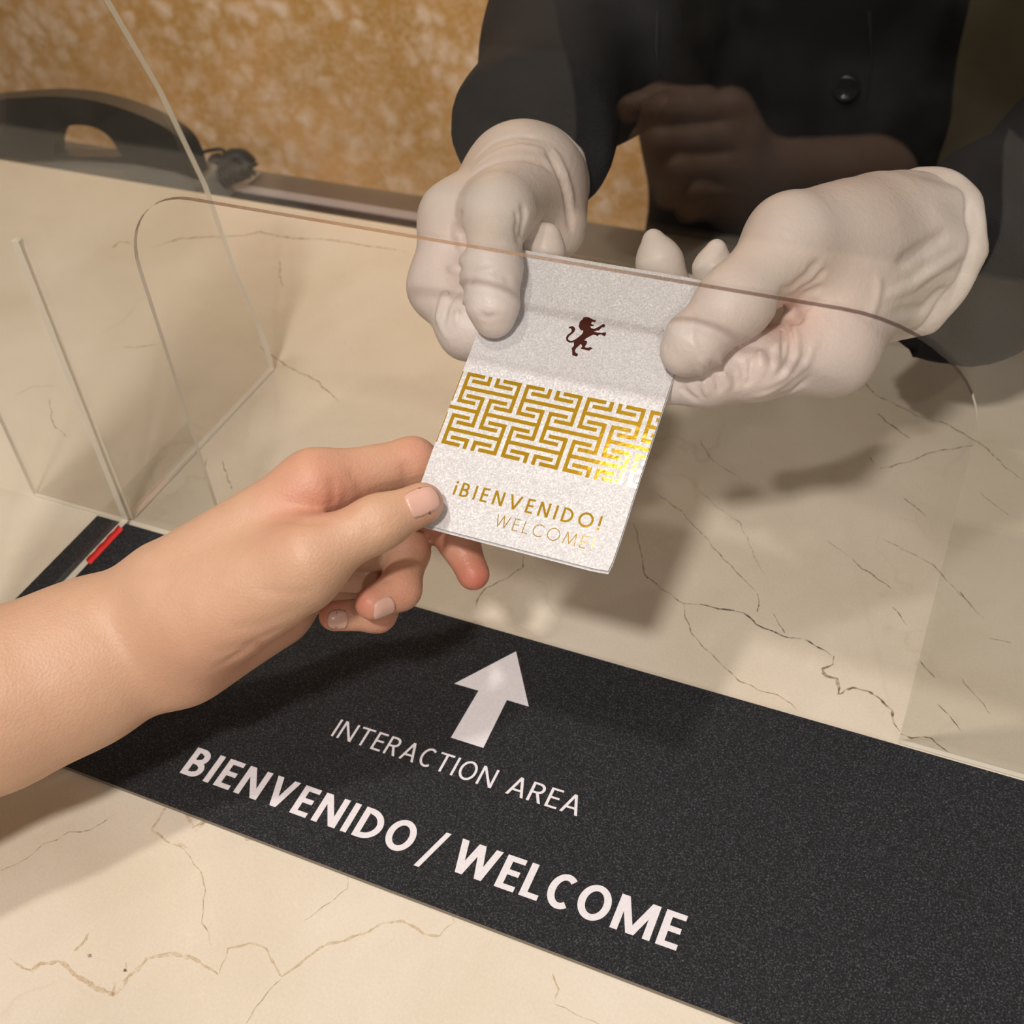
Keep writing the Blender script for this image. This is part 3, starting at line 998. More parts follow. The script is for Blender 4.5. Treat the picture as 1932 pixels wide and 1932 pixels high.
    def mesh(self, A, name, smooth_iter=2):
        n = A.shape
        S = A < 0
        idx = -np.ones((n[0] - 1, n[1] - 1, n[2] - 1), np.int64)
        cnt = np.zeros(idx.shape, np.int8)
        for a in (0, 1):
            for b in (0, 1):
                for c in (0, 1):
                    cnt += S[a:n[0] - 1 + a, b:n[1] - 1 + b, c:n[2] - 1 + c]
        act = (cnt > 0) & (cnt < 8)
        I = np.argwhere(act)
        idx[act] = np.arange(len(I))
        acc = np.zeros((len(I), 3)); num = np.zeros(len(I))
        cor = [(a, b, c) for a in (0, 1) for b in (0, 1) for c in (0, 1)]
        vals = {c: A[I[:, 0] + c[0], I[:, 1] + c[1], I[:, 2] + c[2]].astype(np.float64) for c in cor}
        for c in cor:
            for ax in range(3):
                if c[ax] == 0:
                    e = list(c); e[ax] = 1; e = tuple(e)
                    v0, v1 = vals[c], vals[e]
                    m = (v0 < 0) != (v1 < 0)
                    t = np.where(m, v0 / (v0 - v1 + 1e-20), 0)
                    p = np.array(c, float)[None, :].repeat(len(I), 0)
                    p[:, ax] += t
                    acc[m] += p[m]; num[m] += 1
        vtx = self.lo + self.h * (I + acc / np.maximum(num, 1)[:, None])
        faces = []
        for ax in range(3):
            u, w = (ax + 1) % 3, (ax + 2) % 3
            sl0 = [slice(None)] * 3; sl1 = [slice(None)] * 3
            sl0[ax] = slice(0, n[ax] - 1); sl1[ax] = slice(1, n[ax])
            a0, a1 = S[tuple(sl0)], S[tuple(sl1)]
            ch = a0 != a1
            E = np.argwhere(ch)
            ok = (E[:, u] > 0) & (E[:, w] > 0) & (E[:, u] < n[u] - 1) & (E[:, w] < n[w] - 1)
            E = E[ok]
            ins = a0[tuple(E.T)]
            q = []
            for du, dw in ((1, 1), (0, 1), (0, 0), (1, 0)):
                e = E.copy(); e[:, u] -= du; e[:, w] -= dw
                q.append(idx[tuple(e.T)])
            q = np.array(q).T
            q[~ins] = q[~ins][:, ::-1]
            faces.append(q)
        faces = np.concatenate(faces)
        for _ in range(smooth_iter):
            s = np.zeros_like(vtx); c = np.zeros(len(vtx))
            for a, b in ((0, 1), (1, 2), (2, 3), (3, 0)):
                np.add.at(s, faces[:, a], vtx[faces[:, b]]); np.add.at(c, faces[:, a], 1)
                np.add.at(s, faces[:, b], vtx[faces[:, a]]); np.add.at(c, faces[:, b], 1)
            vtx = vtx * 0.5 + 0.5 * s / np.maximum(c, 1)[:, None]
        me = bpy.data.meshes.new(name)
        me.vertices.add(len(vtx)); me.vertices.foreach_set('co', vtx.astype(np.float32).ravel())
        me.loops.add(len(faces) * 4); me.loops.foreach_set('vertex_index', faces.astype(np.int32).ravel())
        me.polygons.add(len(faces))
        me.polygons.foreach_set('loop_start', np.arange(0, len(faces) * 4, 4, dtype=np.int32))
        me.update(calc_edges=True)
        me.validate()
        me['_v'] = 0
        del me['_v']
        return me, vtx


def smin(a, b, k):
    if k <= 0:
        return np.minimum(a, b)
    h = np.maximum(k - np.abs(a - b), 0) / k
    return (np.minimum(a, b) - h * h * (k * 0.25)).astype(np.float32)


def flush_attr(me, vtx, spots):
    f = np.zeros(len(vtx))
    for p, r, s in spots:
        d = np.linalg.norm(vtx - np.array(p), axis=1)
        f = np.maximum(f, s * np.clip(1 - d / r, 0, 1) ** 0.8)
    at = me.attributes.new('flush', 'FLOAT', 'POINT')
    at.data.foreach_set('value', f.astype(np.float32))


def add_finger(fd, palm, res, pts, rad, k_in=0.004, k_out=0.009):
    A = fd.new()
    for i in range(len(pts) - 1):
        fd.cone(A, pts[i], pts[i + 1], rad[i], rad[i + 1], k_in)
    lo = np.min(pts, axis=0) - 0.03; hi = np.max(pts, axis=0) + 0.03
    s = fd.sub(lo, hi)
    res[s] = np.minimum(res[s], smin(palm[s], A[s], k_out))


def nail(fd, A, base, tip, dorsal, length, width, name, parent, mat, shift=0.0, start=0.0105):
    base = np.array(base); tip = np.array(tip)
    a = tip - base; a /= np.linalg.norm(a)
    u = np.array(dorsal, float); u -= a * (u @ a); u /= np.linalg.norm(u)
    w = np.cross(a, u)
    nu, nv = 8, 10
    vs, fs = [], []
    ok = True
    for j in range(nv + 1):
        t = j / nv
        for i in range(nu + 1):
            s = (i / nu - 0.5) * 2
            edge = 1.0 if 0.15 < t < 0.75 else (0.9 if t <= 0.15 else 1 - 0.16 * ((t - .75) / .25) ** 2)
            ang = s * edge * width
            along = shift + (t - 1.0) * length - 0.0012 * s * s * (1 if t > .5 else -1) * (0.9 if t > .5 else .7)
            dirn = math.cos(ang) * u + math.sin(ang) * w
            o = tip + a * along
            h = fd.march(A, o + dirn * start, -dirn, 0.0, start, 0.0003)
            if h is None:
                h = o + dirn * 0.006
            vs.append(h + dirn * (0.00035 - 0.0004 * abs(s) ** 4))
    for j in range(nv):
        for i in range(nu):
            k = j * (nu + 1) + i
            fs.append((k, k + 1, k + nu + 2, k + nu + 1))
    me = mesh_py(name, vs, fs)
    o = link(name, me, mat, parent, True)
    md = o.modifiers.new('thickness', 'SOLIDIFY'); md.thickness = 0.0005; md.offset = -1
    return o


def wavy(fd, A, amp, freqs, seed, s=None):
    rng = np.random.RandomState(seed)
    X, Y, Z = fd.xyz((slice(0, fd.n[0]), slice(0, fd.n[1]), slice(0, fd.n[2])))
    acc = np.zeros(tuple(fd.n), np.float32)
    for f in freqs:
        d = rng.randn(3); d /= np.linalg.norm(d)
        ph = rng.rand() * 6.28
        acc += np.sin((X * d[0] + Y * d[1] + Z * d[2]) * f + ph).astype(np.float32)
    A += (amp / math.sqrt(len(freqs))) * acc


# ------------------------------------------------------------------ the customer (left hand in front of the screen)
customer = empty('person', (0.02, -0.30, 0.0))
tag(customer, 'customer reaching in from the left with a bare hand to take the card', 'person')
fd = Field((-0.135, -0.275, 0.005), (0.215, 0.03, 0.185), 0.0011)
palm = fd.new()
# forearm: two bones wide, one thick
arm0 = [onz(-420, 1480, 0.072), onz(0, 1290, 0.074), onz(160, 1215, 0.076), onz(310, 1140, 0.080)]
arm1 = [onz(-420, 1530, 0.066), onz(0, 1345, 0.068), onz(160, 1285, 0.068), onz(310, 1215, 0.072)]
ra = [0.0300, 0.0238, 0.0205, 0.0188]
for i in range(3):
    fd.cone(palm, arm0[i], arm0[i + 1], ra[i], ra[i + 1], 0.016)
    fd.cone(palm, arm1[i], arm1[i + 1], ra[i], ra[i + 1], 0.016)
MC = [((330, 1110, .4385), (592, 915, .437), .0185, .0118), ((335, 1150, .450), (600, 965, .455), .0175, .0118),
      ((335, 1190, .455), (585, 1030, .468), .0175, .0115), ((340, 1215, .455), (560, 1085, .475), .0170, .0110),
      ((345, 1235, .448), (520, 1150, .468), .0155, .0140), ((375, 1180, .432), (560, 1085, .424), .0170, .0130)]
for a, b, r0, r1 in MC:
    fd.cone(palm, P(*a), P(*b), r0, r1, 0.014)
hand = palm.copy()
thumb = [P(430, 1140, .430), P(585, 1052, .4175), P(712, 987, .4205), P(797, 950, .4255)]
index = [P(592, 915, .437), P(778, 872, .4515), P(832, 905, .4575), P(806, 945, .4530)]
middle = [P(600, 965, .455), P(792, 945, .472), P(868, 1028, .462), P(893, 1083, .457)]
ring = [P(585, 1030, .468), P(768, 1040, .463), P(755, 1112, .448), P(702, 1138, .4405)]
little = [P(560, 1085, .475), P(735, 1110, .468), P(712, 1158, .458), P(630, 1162, .452)]
add_finger(fd, palm, hand, thumb, [.0165, .0122, .0090, .0076], 0.006, 0.012)
add_finger(fd, palm, hand, index, [.0112, .0090, .0078, .0066], 0.004, 0.009)
add_finger(fd, palm, hand, middle, [.0105, .0086, .0070, .0063], 0.004, 0.008)
add_finger(fd, palm, hand, ring, [.0100, .0084, .0074, .0064], 0.004, 0.008)
add_finger(fd, palm, hand, little, [.0092, .0076, .0067, .0058], 0.004, 0.008)
# bulges of knuckles and pads
def crease(A, pxs, d0, d1, amp, sig):
    pts = [fd.hit(A, x, y, d0, d1) for x, y in pxs]
    pts = [p for p in pts if p is not None]
    if len(pts) > 1:
        fd.groove(A, pts, amp, sig)


for pxs, amp, sig in [([(690, 965), (706, 985), (712, 1008)], .0008, .0012), ([(702, 955), (722, 985), (728, 1005)], .0007, .0011), ([(680, 972), (695, 995), (700, 1015)], .0005, .0011), ([(712, 952), (735, 975), (742, 998)], .0004, .0011),
                      ([(764, 868), (762, 890), (768, 915)], .0008, .0012), ([(776, 866), (776, 890), (778, 912)], .0006, .0012),
                      ([(625, 895), (630, 925), (626, 960)], .0009, .0018), ([(655, 885), (672, 905), (685, 935)], .0007, .0016), ([(640, 900), (655, 930), (640, 960)], .0005, .0014),
                      ([(530, 980), (570, 985), (620, 985)], .0008, .0020),
                      ([(480, 1110), (540, 1120), (600, 1112)], .0004, .0016), ([(430, 1185), (490, 1180), (560, 1150)], .0004, .0016), ([(400, 1230), (470, 1215), (540, 1180)], .0005, .0018),
                      ([(590, 1148), (560, 1180), (480, 1215), (400, 1265)], .0009, .0022), ([(690, 1115), (720, 1095), (742, 1092)], .0006, .0012)]:
    crease(hand, pxs, 0.38, 0.50, amp, sig)
me, vtx = fd.mesh(hand, 'hand', 2)
flush_attr(me, vtx, [(P(905, 1095, .452), .022, 1.0), (P(680, 1140, .435), .015, .75), (P(610, 1160, .447), .015, .75), (thumb[3], .014, .35), (P(600, 950, .43), .026, .6), (P(560, 1010, .42), .02, .25), (P(450, 1230, .44), .04, .3), (P(790, 860, .445), .02, .4), (P(545, 1190, .455), .03, .3), (P(650, 930, .44), .02, .5), (P(820, 1010, .46), .02, .5), (P(760, 1120, .44), .02, .45), (P(740, 1185, .45), .02, .5)])
arm = link('bare_arm', me, SKIN, customer, True)
arm['label'] = 'bare forearm and hand with thumb on the card'
NAIL = plain('finger_nail', (0.66, 0.40, 0.33), 0.28, 0.05, 200, Coat_Weight=0.3)
view = CAM - thumb[3]
nail(fd, hand, thumb[2], thumb[3], view / np.linalg.norm(view) + np.array([0, .25, .0]), 0.0125, 0.72, 'thumb_nail', arm, NAIL, 0.0055)
vd = ROT @ np.array([0.25, -0.55, 0.75])
nail(fd, hand, ring[2], ring[3], vd, 0.0088, 0.80, 'ring_finger_nail', arm, NAIL, 0.0035)
vd = ROT @ np.array([0.05, -0.25, 0.95])
nail(fd, hand, little[2], little[3], vd, 0.0078, 0.78, 'little_finger_nail', arm, NAIL, 0.0038, 0.0082)

# ------------------------------------------------------------------ clerk: gloves
clerk = empty('person', (0.13, 0.62, ZF))
tag(clerk, 'clerk in a black buttoned jacket and white latex gloves behind the screen', 'person')


def glove(name, label, lo, hi, palm_cones, fingers, cuff, grooves, spots, tints):
    global fd
    fd = Field(lo, hi, 0.00075)
    A = fd.new()
    for a, b, r0, r1 in palm_cones:
        fd.cone(A, P(*a), P(*b), r0, r1, 0.014)
    (wa, wb, r0, r1) = cuff
    wa, wb = P(*wa), P(*wb)
    ax = wb - wa; ax /= np.linalg.norm(ax)
    fd.cone(A, wa, wb, r0, r1, 0.012, cut=(wb, ax))
    R = A.copy()
    for pts, rad, kin, kout in fingers:
        add_finger(fd, A, R, [P(*p) for p in pts], rad, kin, kout)
    # loose latex: shallow folds round the cuff
    X, Y, Z = fd.xyz((slice(0, fd.n[0]), slice(0, fd.n[1]), slice(0, fd.n[2])))
    along = (X - wa[0]) * ax[0] + (Y - wa[1]) * ax[1] + (Z - wa[2]) * ax[2]
    Lc = np.linalg.norm(wb - wa)
    e1 = np.cross(ax, [0, 0, 1.0]); e1 /= np.linalg.norm(e1); e2 = np.cross(ax, e1)
    th = np.arctan2((X - wa[0]) * e2[0] + (Y - wa[1]) * e2[1] + (Z - wa[2]) * e2[2], (X - wa[0]) * e1[0] + (Y - wa[1]) * e1[1] + (Z - wa[2]) * e1[2])
    wgt = np.clip(along / Lc, 0, 1)
    R += (0.0011 * wgt * np.sin(7 * th + 60 * along) + 0.0008 * wgt * np.sin(11 * th - 95 * along + 1.0)).astype(np.float32)
    R += (0.0011 * np.exp(-((along - (Lc - 0.0058)) / 0.0011) ** 2)).astype(np.float32)
    fd.torus(R, wb - ax * 0.001, ax, r1 - 0.0008, 0.0026, 0.003)
    for pxs, d0, d1, amp, sig in grooves:
        pts = [fd.hit(R, x, y, d0, d1) for x, y in pxs]
        pts = [p for p in pts if p is not None]
        if len(pts) > 1:
            fd.groove(R, pts, amp * 2.2, sig)
    me, vtx = fd.mesh(R, name, 1)
    flush_attr(me, vtx, [(P(*p), r, s) for p, r, s in tints])
    o = link(name, me, GLOVE, clerk, True)
    o['label'] = label
    return o, (wb, ax)


LG, LCUFF = glove('glove', 'white latex glove with thumb on the left edge of the card', (0.045, -0.012, 0.085), (0.205, 0.185, 0.235),
      [((975, 348, .512), (865, 415, .490), .0195, .0145), ((985, 350, .520), (880, 440, .512), .0195, .0135), ((995, 352, .525), (915, 450, .528), .0195, .0135),
       ((1000, 355, .525), (960, 470, .535), .0195, .013), ((1003, 360, .515), (1040, 430, .512), .0195, .0145), ((985, 355, .505), (945, 392, .472), .0185, .0122)],
      [([(975, 360, .495), (937, 405, .468), (926, 505, .4500), (930, 580, .4458), (932, 606, .4475)], [.0150, .0116, .0109, .0088, .0058], .006, .010),
       ([(865, 415, .490), (836, 540, .485), (885, 620, .4695), (965, 640, .4620)], [.0145, .0120, .0100, .0080], .012, .010),
       ([(880, 440, .512), (868, 570, .506), (965, 570, .488), (1030, 470, .4800), (1037, 440, .479)], [.0135, .0112, .0088, .0070, .0036], .005, .008),
       ([(915, 450, .528), (905, 575, .525), (985, 585, .508), (1050, 510, .498)], [.0135, .0110, .0086, .0066], .005, .008),
       ([(960, 470, .535), (955, 570, .535), (1010, 585, .52), (1055, 545, .512)], [.0125, .0098, .0078, .0060], .005, .008)],
      ((982, 340, .518), (998, 348, .552), .0205, .0262),
      [([(870, 400), (868, 440), (875, 475)], .42, .55, .0016, .0020), ([(855, 420), (868, 455), (873, 470)], .42, .55, .0009, .0014), ([(845, 505), (860, 508), (872, 506)], .42, .55, .0012, .0014),
       ([(985, 385), (990, 410), (985, 440), (975, 460)], .42, .55, .0010, .0014), ([(975, 395), (978, 420), (972, 445)], .42, .55, .0007, .0012),
       ([(872, 530), (838, 555), (826, 600), (845, 640)], .42, .52, -.0009, .0011), ([(880, 560), (862, 590), (862, 615)], .42, .52, -.0007, .0010), ([(870, 545), (845, 575), (838, 610)], .42, .52, .0006, .0010),
       ([(885, 545), (892, 515), (925, 508), (955, 522), (965, 550)], .40, .50, .00025, .0014), ([(905, 590), (918, 600), (938, 594)], .40, .50, .0004, .0012),
       ([(880, 338), (905, 318), (945, 302), (985, 298), (1025, 308), (1052, 332)], .42, .58, .0009, .0016), ([(892, 318), (930, 290), (985, 276), (1030, 285)], .42, .58, -.0006, .0014), ([(895, 300), (930, 268), (980, 256), (1020, 262)], .42, .58, .0006, .0014),
       ([(1030, 285), (1058, 335), (1072, 390), (1078, 440)], .42, .58, .0010, .0016), ([(1042, 280), (1068, 330), (1082, 390)], .42, .58, -.0008, .0012)],
      [], [((895, 320, .50), .02, .3), ((990, 375, .49), .035, .35), ((870, 500, .48), .03, .3), ((1040, 400, .5), .03, .35)])

RG, RCUFF = glove('glove', 'white latex glove with thumb on the right edge of the card', (0.15, -0.015, 0.085), (0.36, 0.20, 0.235),
      [((1680, 468, .475), (1568, 662, .450), .0225, .0150), ((1680, 470, .485), (1578, 620, .475), .0215, .0145), ((1680, 475, .49), (1585, 585, .497), .021, .014),
       ((1680, 480, .49), (1600, 560, .515), .020, .013), ((1665, 455, .470), (1505, 452, .440), .0210, .0145), ((1600, 460, .455), (1560, 600, .450), .017, .014)],
      [([(1590, 455, .458), (1490, 458, .4375), (1385, 572, .4260), (1306, 650, .4195), (1288, 668, .4215)], [.0185, .0142, .0124, .0096, .0066], .007, .013),
       ([(1568, 662, .450), (1425, 690, .438), (1330, 712, .4350), (1262, 722, .4375)], [.0150, .0122, .0100, .0082], .005, .010),
       ([(1578, 620, .475), (1435, 655, .470), (1365, 590, .468), (1346, 505, .4610), (1352, 468, .460)], [.0145, .0115, .0090, .0070, .0034], .005, .008),
       ([(1585, 585, .497), (1420, 640, .495), (1275, 580, .484), (1243, 490, .4765), (1232, 450, .476)], [.0140, .0112, .0094, .0084, .0038], .005, .008),
       ([(1600, 560, .515), (1470, 610, .515), (1390, 580, .508), (1375, 560, .50)], [.0130, .010, .0078, .006], .005, .008)],
      ((1640, 452, .474), (1722, 480, .487), .0225, .0335),
      [([(1545, 490), (1525, 520), (1495, 545), (1470, 552)], .38, .5, .0012, .0018), ([(1560, 505), (1535, 535), (1500, 555)], .38, .5, .0009, .0014), ([(1555, 540), (1520, 556), (1480, 560)], .38, .5, .0009, .0014),
       ([(1470, 570), (1495, 595), (1510, 610)], .38, .5, .0016, .0022),
       ([(1478, 592), (1500, 630), (1503, 670), (1480, 710), (1440, 730)], .38, .5, -.0011, .0012), ([(1485, 600), (1495, 640), (1490, 680), (1465, 712)], .38, .5, .0008, .0011),
       ([(1405, 640), (1418, 680), (1415, 715), (1405, 730)], .38, .5, .0009, .0009), ([(1468, 605), (1478, 640), (1476, 675)], .38, .5, .0007, .0008), ([(1458, 612), (1466, 650), (1466, 690)], .38, .5, -.0006, .0008), ([(1388, 655), (1400, 695), (1402, 728)], .38, .5, .0006, .0008), ([(1355, 672), (1370, 710), (1374, 738)], .38, .5, -.0006, .0008), ([(1298, 708), (1316, 735), (1325, 752)], .38, .5, .0006, .0008), ([(1440, 620), (1452, 660), (1455, 700)], .38, .5, .0006, .0010), ([(1425, 630), (1435, 670), (1438, 705)], .38, .5, -.0006, .0010),
       ([(1370, 665), (1385, 705), (1390, 735)], .38, .5, .0007, .0010), ([(1340, 680), (1352, 715), (1358, 742)], .38, .5, .0008, .0010), ([(1315, 690), (1330, 725), (1335, 748)], .38, .5, -.0007, .0010), ([(1285, 728), (1300, 745), (1320, 758)], .38, .5, .0007, .0010),
       ([(1540, 640), (1520, 690), (1460, 735), (1420, 750)], .38, .5, -.0006, .0012), ([(1530, 710), (1490, 740), (1440, 755)], .38, .5, .0006, .0012),
       ([(1310, 590), (1305, 630), (1308, 665)], .38, .5, -.0006, .0010), ([(1280, 630), (1310, 650), (1330, 690)], .38, .5, -.0005, .0010),
       ([(1667, 560), (1720, 540), (1770, 505), (1815, 480)], .38, .55, -.0016, .0018), ([(1640, 600), (1652, 575), (1658, 545), (1655, 520)], .38, .55, -.0005, .0018), ([(1690, 500), (1740, 470), (1790, 440)], .38, .55, .0012, .0025), ([(1680, 590), (1740, 585), (1790, 540)], .38, .55, .0012, .0022)],
      [], [((1480, 600, .435), .02, 1.0), ((1500, 610, .44), .02, .9), ((1600, 370, .45), .04, .3), ((1580, 560, .43), .035, .35), ((1440, 470, .42), .03, .25), ((1420, 680, .42), .03, .35)])

# ------------------------------------------------------------------ clerk: jacket
fd = Field((-0.30, 0.10, -0.42), (0.62, 0.90, 0.48), 0.0055)
J = fd.new(0.2)
TC = (0.108, 0.690)
for z0, z1, r0, r1 in ((-0.40, -0.05, .095, .088), (-0.05, 0.20, .088, .100), (0.20, 0.36, .100, .080)):
    for dx in (-0.036, 0.0, 0.036):
        fd.cone(J, (TC[0] + dx * 0.85, TC[1], z0), (TC[0] + dx, TC[1], z1), r0, r1, 0.05, margin=.06)
fd.cone(J, (TC[0] - 0.14, TC[1], 0.37), (TC[0] + 0.14, TC[1], 0.37), .065, .065, 0.08, margin=.09)
fd.cone(J, (TC[0], TC[1], 0.36), (TC[0], TC[1] - .01, 0.46), .07, .055, 0.05, margin=.06)
body = J.copy()
# image-left arm
wL, aL = LCUFF
armL = [P(1002, 275, .568), P(1092, 85, .66), P(1160, -150, .80), np.array([TC[0] - .165, TC[1], .35])]
fdJ = fd
AL = fd.new(0.2)
fd.cone(AL, armL[0], armL[1], .036, .046, .02, cut=(armL[0] - aL * 0.006, -aL), margin=.05)
fd.cone(AL, armL[1], armL[2], .046, .056, .04, margin=.05)
fd.cone(AL, armL[2], armL[3], .056, .066, .05, margin=.06)
wR, aR = RCUFF
armR = [P(1785, 535, .552), P(2080, 360, .62), P(2350, 150, .80), np.array([TC[0] + .165, TC[1], .35])]
axR = armR[1] - armR[0]; axR /= np.linalg.norm(axR)
AR = fd.new(0.2)
fd.cone(AR, armR[0] - axR * .02, armR[1], .046, .056, .02, cut=(armR[0] - axR * 0.004, -axR), margin=.05)
fd.cone(AR, armR[1], armR[2], .056, .064, .04, margin=.05)
fd.cone(AR, armR[2], armR[3], .064, .07, .05, margin=.06)
J = smin(smin(J, AL, .03), AR, .03)
wavy(fd, J, 0.0035, [38, 52, 61, 75, 90, 47, 110], 5)
me, vtx = fd.mesh(J, 'jacket', 1)
jk = link('jacket', me, CLOTH, clerk, True)
jk['label'] = 'black woollen jacket'
# front closing edge and button, laid on the jacket front
BLACKP = plain('black_button', (0.012, 0.012, 0.016), 0.18, 0.1, 100)


def on_jacket(px, py):
    h = fd.hit(J, px, py, 0.55, 1.3)
    return h if h is not None else ony(px, py, 0.6)


def button(px, py, scale):
    bp = on_jacket(px, py)
    nb = CAM - bp; nb[2] *= .35; nb /= np.linalg.norm(nb)
    e1 = np.cross(nb, [0, 0, 1.0]); e1 /= np.linalg.norm(e1); e2 = np.cross(e1, nb)
    prof_b = [(0.0, .0015), (.004, .0015), (.0062, .0022), (.0085, .0034), (.0098, .0030), (.0104, .0012), (.0100, -.001)]
    vs, fs = [], []
    for r, h in prof_b:
        for k in range(28):
            a = 2 * math.pi * k / 28
            vs.append(bp + nb * (h * scale + .002) + scale * r * (math.cos(a) * e1 + math.sin(a) * e2))
    for j in range(len(prof_b) - 1):
        for k in range(28):
            fs.append((j * 28 + k, (j + 1) * 28 + k, (j + 1) * 28 + (k + 1) % 28, j * 28 + (k + 1) % 28))
    link('button', mesh_py('button', vs, fs), BLACKP, jk, True)


button(1597, 165, 1.0)
button(1905, 580, 0.62)
for pl in ([(1640, 20), (1645, 120), (1632, 200), (1625, 300)], [(1240, 20), (1238, 90), (1243, 170)]):
    pts = [on_jacket(*p) for p in pl]
    link('jacket_seam', tube_mesh(pts, .0013, 6), CLOTH, jk, True)

# ------------------------------------------------------------------ customer body seen only as a reflection: dark jacket and resting right hand
fd = Field((-0.28, -0.95, -0.40), (0.60, -0.36, 0.48), 0.008)
B = fd.new(0.2)
for z0, z1, r0, r1 in ((-0.40, 0.05, .105, .10), (0.05, 0.34, .10, .085)):
    for dx in (-0.10, -0.03, 0.03, 0.09):
        fd.cone(B, (0.10 + dx, -0.72, z0), (0.10 + dx, -0.72, z1), r0, r1, 0.06, margin=.07)
fd.cone(B, (-0.06, -0.72, 0.36), (0.30, -0.72, 0.36), .065, .065, .08, margin=.09)
fd.cone(B, (0.32, -0.72, 0.34), (0.42, -0.62, 0.10), .062, .052, .05, margin=.07)
fd.cone(B, (0.42, -0.62, 0.10), (0.33, -0.48, 0.07), .052, .046, .03, margin=.07)
fd.cone(B, (-0.02, -0.72, 0.34), (-0.17, -0.55, 0.10), .062, .052, .05, margin=.07)
fd.cone(B, (-0.17, -0.55, 0.10), arm0[0] + np.array([-.03, -.05, .0]), .052, .044, .03, margin=.07)
wavy(fd, B, 0.004, [30, 44, 61, 75], 9)
me, vtx = fd.mesh(B, 'coat', 1)
link('coat', me, CLOTH, customer, True)['label'] = 'dark coat of the customer'

# ------------------------------------------------------------------ clerk side desk and what stands on it
DZ = -0.08
DY = 0.481
desk = empty('work_desk', (0.1, 0.4, ZF))
tag(desk, 'dark brown work desk set below the marble counter', 'desk')
DARKW = plain('dark_desk_laminate', (0.060, 0.050, 0.040), 0.35, 0.25, 30)
link('desk_top', box_mesh((-1.3, YB + 0.001, DZ - 0.03), (1.6, DY, DZ), 0.002), DARKW, desk)
link('desk_panel', box_mesh((-1.28, YB + 0.02, ZF), (1.58, YB + 0.05, DZ - 0.03)), DARKW, desk)
DZm = DZ
pad = empty('desk_pad', onz(560, 360, DZ))
tag(pad, 'dark desk pad with a pale lavender border behind the counter', 'desk pad')
pa, pb = onz(433, 366, DZ), onz(484, 323, DZ)
px0, px1, py0, py1 = min(pa[0], pb[0]), -0.07, pa[1], DY - 0.012
link('pad', box_mesh((px0, py0, DZ + .0004), (px1, py1, DZ + .003), .0006), plain('charcoal_leather', (0.075, 0.058, 0.050), 0.45, 0.2, 60), pad)
PALE = plain('pale_border', (0.34, 0.315, 0.34), 0.4, 0.1, 60)
link('border_strip', box_mesh((px0, py0, DZ + .0032), (px1, py0 + .011, DZ + .0045), .0004), PALE, pad)
link('border_strip', box_mesh((px0, py0 + .0115, DZ + .0032), (px0 + .012, py1, DZ + .0045), .0004), PALE, pad)

# black arched device with an oval hand hole, on a grey foot
dev = empty('arched_device', onz(180, 330, DZ))
tag(dev, 'black arched desk device with an oval hole on a grey foot', 'device')
YD = 0.405
to2 = lambda px, py: ony(px, py, YD)[[0, 2]]
arch_px = [(-260, 330), (-200, 250), (-120, 208), (-40, 192), (60, 183), (120, 183), (180, 191), (250, 212), (310, 240), (345, 268), (362, 300), (372, 335)]
bot_px = [(330, 322), (250, 306), (150, 298), (50, 300), (-60, 306), (-160, 320)]
def smooth_px(q, n=5):
    q = [np.array(p, float) for p in q]
    o = []
    for i in range(len(q) - 1):
        p0, p1, p2, p3 = q[max(i - 1, 0)], q[i], q[i + 1], q[min(i + 2, len(q) - 1)]
        for k in range(n):
            t = k / n
            o.append(.5 * (2 * p1 + (p2 - p0) * t + (2 * p0 - 5 * p1 + 4 * p2 - p3) * t * t + (3 * p1 - p0 - 3 * p2 + p3) * t ** 3))
    return o + [q[-1]]


arch2 = [to2(*p) for p in smooth_px(arch_px) + bot_px]
arch2 = [np.array([p[0], max(p[1], DZ + .012)]) for p in arch2]
hole_px = [(100, 275), (106, 256), (125, 240), (150, 236), (180, 242), (205, 258), (220, 280), (226, 295), (160, 296), (101, 294)]
hole2 = [to2(*p) for p in smooth_px(hole_px)]
bm = bmesh.new()
def loop3(pts, y):
    return [bm.verts.new((float(p[0]), y, float(p[1]))) for p in pts]
fr, fh = loop3(arch2, YD), loop3(hole2, YD)
es = [bm.edges.new((a, b)) for vs_ in (fr, fh) for a, b in zip(vs_, vs_[1:] + vs_[:1])]
bmesh.ops.triangle_fill(bm, edges=es, use_beauty=True)
front = list(bm.faces)
ext = bmesh.ops.extrude_face_region(bm, geom=front)
for v in [g for g in ext['geom'] if isinstance(g, bmesh.types.BMVert)]:
    v.co.y += 0.016
bmesh.ops.recalc_face_normals(bm, faces=list(bm.faces))
me = bpy.data.meshes.new('arch'); bm.to_mesh(me); bm.free()
o = link('arched_shell', me, plain('black_plastic', (0.022, 0.021, 0.021), 0.35, 0.2, 80), dev)
md = o.modifiers.new('bevel', 'BEVEL'); md.width = 0.003; md.segments = 3
foot_px = [(-140, 318), (-40, 303), (60, 297), (150, 295), (250, 300), (330, 314), (378, 332)]
f2 = [ony(x, y, YD + .004)[[0, 2]] for x, y in foot_px]
pts2 = list(f2) + [np.array([f2[-1][0] + .01, DZ + .0005]), np.array([f2[0][0] - .01, DZ + .0005])]
me = extrude_outline([tuple(p) for p in pts2], lambda p: (p[0], YD - 0.028, max(p[1] - .004, DZ + .0005)), np.array([0, 0.060, 0]))
o = link('grey_foot', me, plain('grey_plastic', (0.21, 0.20, 0.18), 0.5), dev)
md = o.modifiers.new('bevel', 'BEVEL'); md.width = 0.003; md.segments = 2

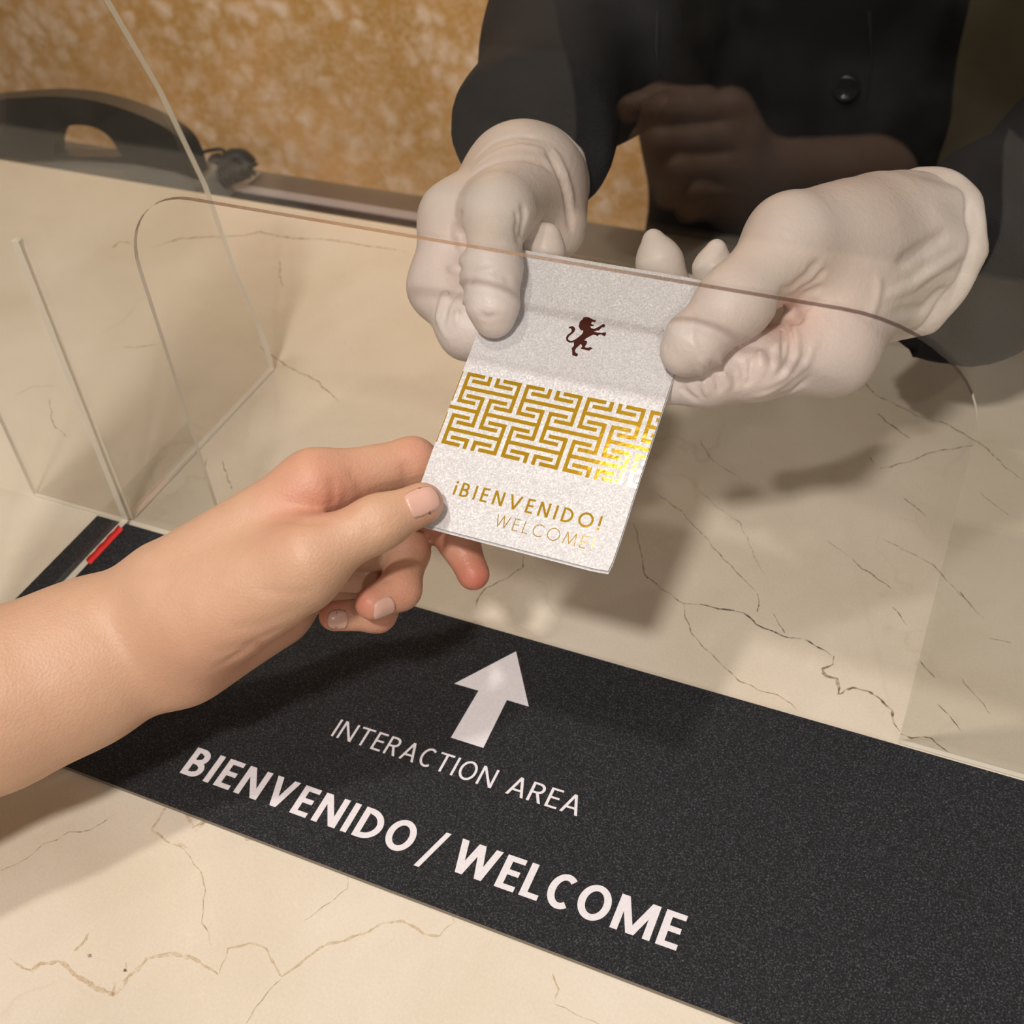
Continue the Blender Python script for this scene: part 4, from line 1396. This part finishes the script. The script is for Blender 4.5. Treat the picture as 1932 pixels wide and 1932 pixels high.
# coiled cord
cordo = empty('coiled_cord', onz(410, 320, DZ))
tag(cordo, 'black coiled cord heaped beside the arched device', 'cord')
pts = []
keys = [ony(372, 290, .44), ony(395, 284, .445), ony(418, 282, .447), ony(424, 296, .447), ony(408, 312, .444), ony(415, 318, .445), ony(440, 300, .447), ony(455, 300, .448), ony(468, 316, .446), ony(440, 322, .44), ony(405, 330, .435), ony(390, 340, .43), ony(425, 334, .432), ony(455, 322, .44)]
K = np.array(keys)
for i in range(len(K) - 1):
    p0, p1, p2, p3 = K[max(i - 1, 0)], K[i], K[i + 1], K[min(i + 2, len(K) - 1)]
    for t in np.linspace(0, 1, 40, endpoint=False):
        pts.append(.5 * ((2 * p1) + (-p0 + p2) * t + (2 * p0 - 5 * p1 + 4 * p2 - p3) * t * t + (-p0 + 3 * p1 - 3 * p2 + p3) * t ** 3))
pts = np.array(pts)
coil = []
for i, p in enumerate(pts):
    t = pts[min(i + 1, len(pts) - 1)] - pts[max(i - 1, 0)]; t /= np.linalg.norm(t) + 1e-9
    u = np.cross(t, [0.2, 0.9, 0.3]); u /= np.linalg.norm(u); w = np.cross(t, u)
    r = 0.0 if i < 120 else min(.0075, (i - 120) * .0004)
    a = i * 0.9
    q = p + r * (math.cos(a) * u + math.sin(a) * w)
    q[2] = max(q[2], DZ + .0025)
    coil.append(q)
link('cord', tube_mesh(coil, .0016, 6), plain('black_rubber', (0.015, 0.014, 0.013), 0.45), cordo, True)

# ------------------------------------------------------------------ customer's right hand resting on the counter front, seen mirrored in the screen
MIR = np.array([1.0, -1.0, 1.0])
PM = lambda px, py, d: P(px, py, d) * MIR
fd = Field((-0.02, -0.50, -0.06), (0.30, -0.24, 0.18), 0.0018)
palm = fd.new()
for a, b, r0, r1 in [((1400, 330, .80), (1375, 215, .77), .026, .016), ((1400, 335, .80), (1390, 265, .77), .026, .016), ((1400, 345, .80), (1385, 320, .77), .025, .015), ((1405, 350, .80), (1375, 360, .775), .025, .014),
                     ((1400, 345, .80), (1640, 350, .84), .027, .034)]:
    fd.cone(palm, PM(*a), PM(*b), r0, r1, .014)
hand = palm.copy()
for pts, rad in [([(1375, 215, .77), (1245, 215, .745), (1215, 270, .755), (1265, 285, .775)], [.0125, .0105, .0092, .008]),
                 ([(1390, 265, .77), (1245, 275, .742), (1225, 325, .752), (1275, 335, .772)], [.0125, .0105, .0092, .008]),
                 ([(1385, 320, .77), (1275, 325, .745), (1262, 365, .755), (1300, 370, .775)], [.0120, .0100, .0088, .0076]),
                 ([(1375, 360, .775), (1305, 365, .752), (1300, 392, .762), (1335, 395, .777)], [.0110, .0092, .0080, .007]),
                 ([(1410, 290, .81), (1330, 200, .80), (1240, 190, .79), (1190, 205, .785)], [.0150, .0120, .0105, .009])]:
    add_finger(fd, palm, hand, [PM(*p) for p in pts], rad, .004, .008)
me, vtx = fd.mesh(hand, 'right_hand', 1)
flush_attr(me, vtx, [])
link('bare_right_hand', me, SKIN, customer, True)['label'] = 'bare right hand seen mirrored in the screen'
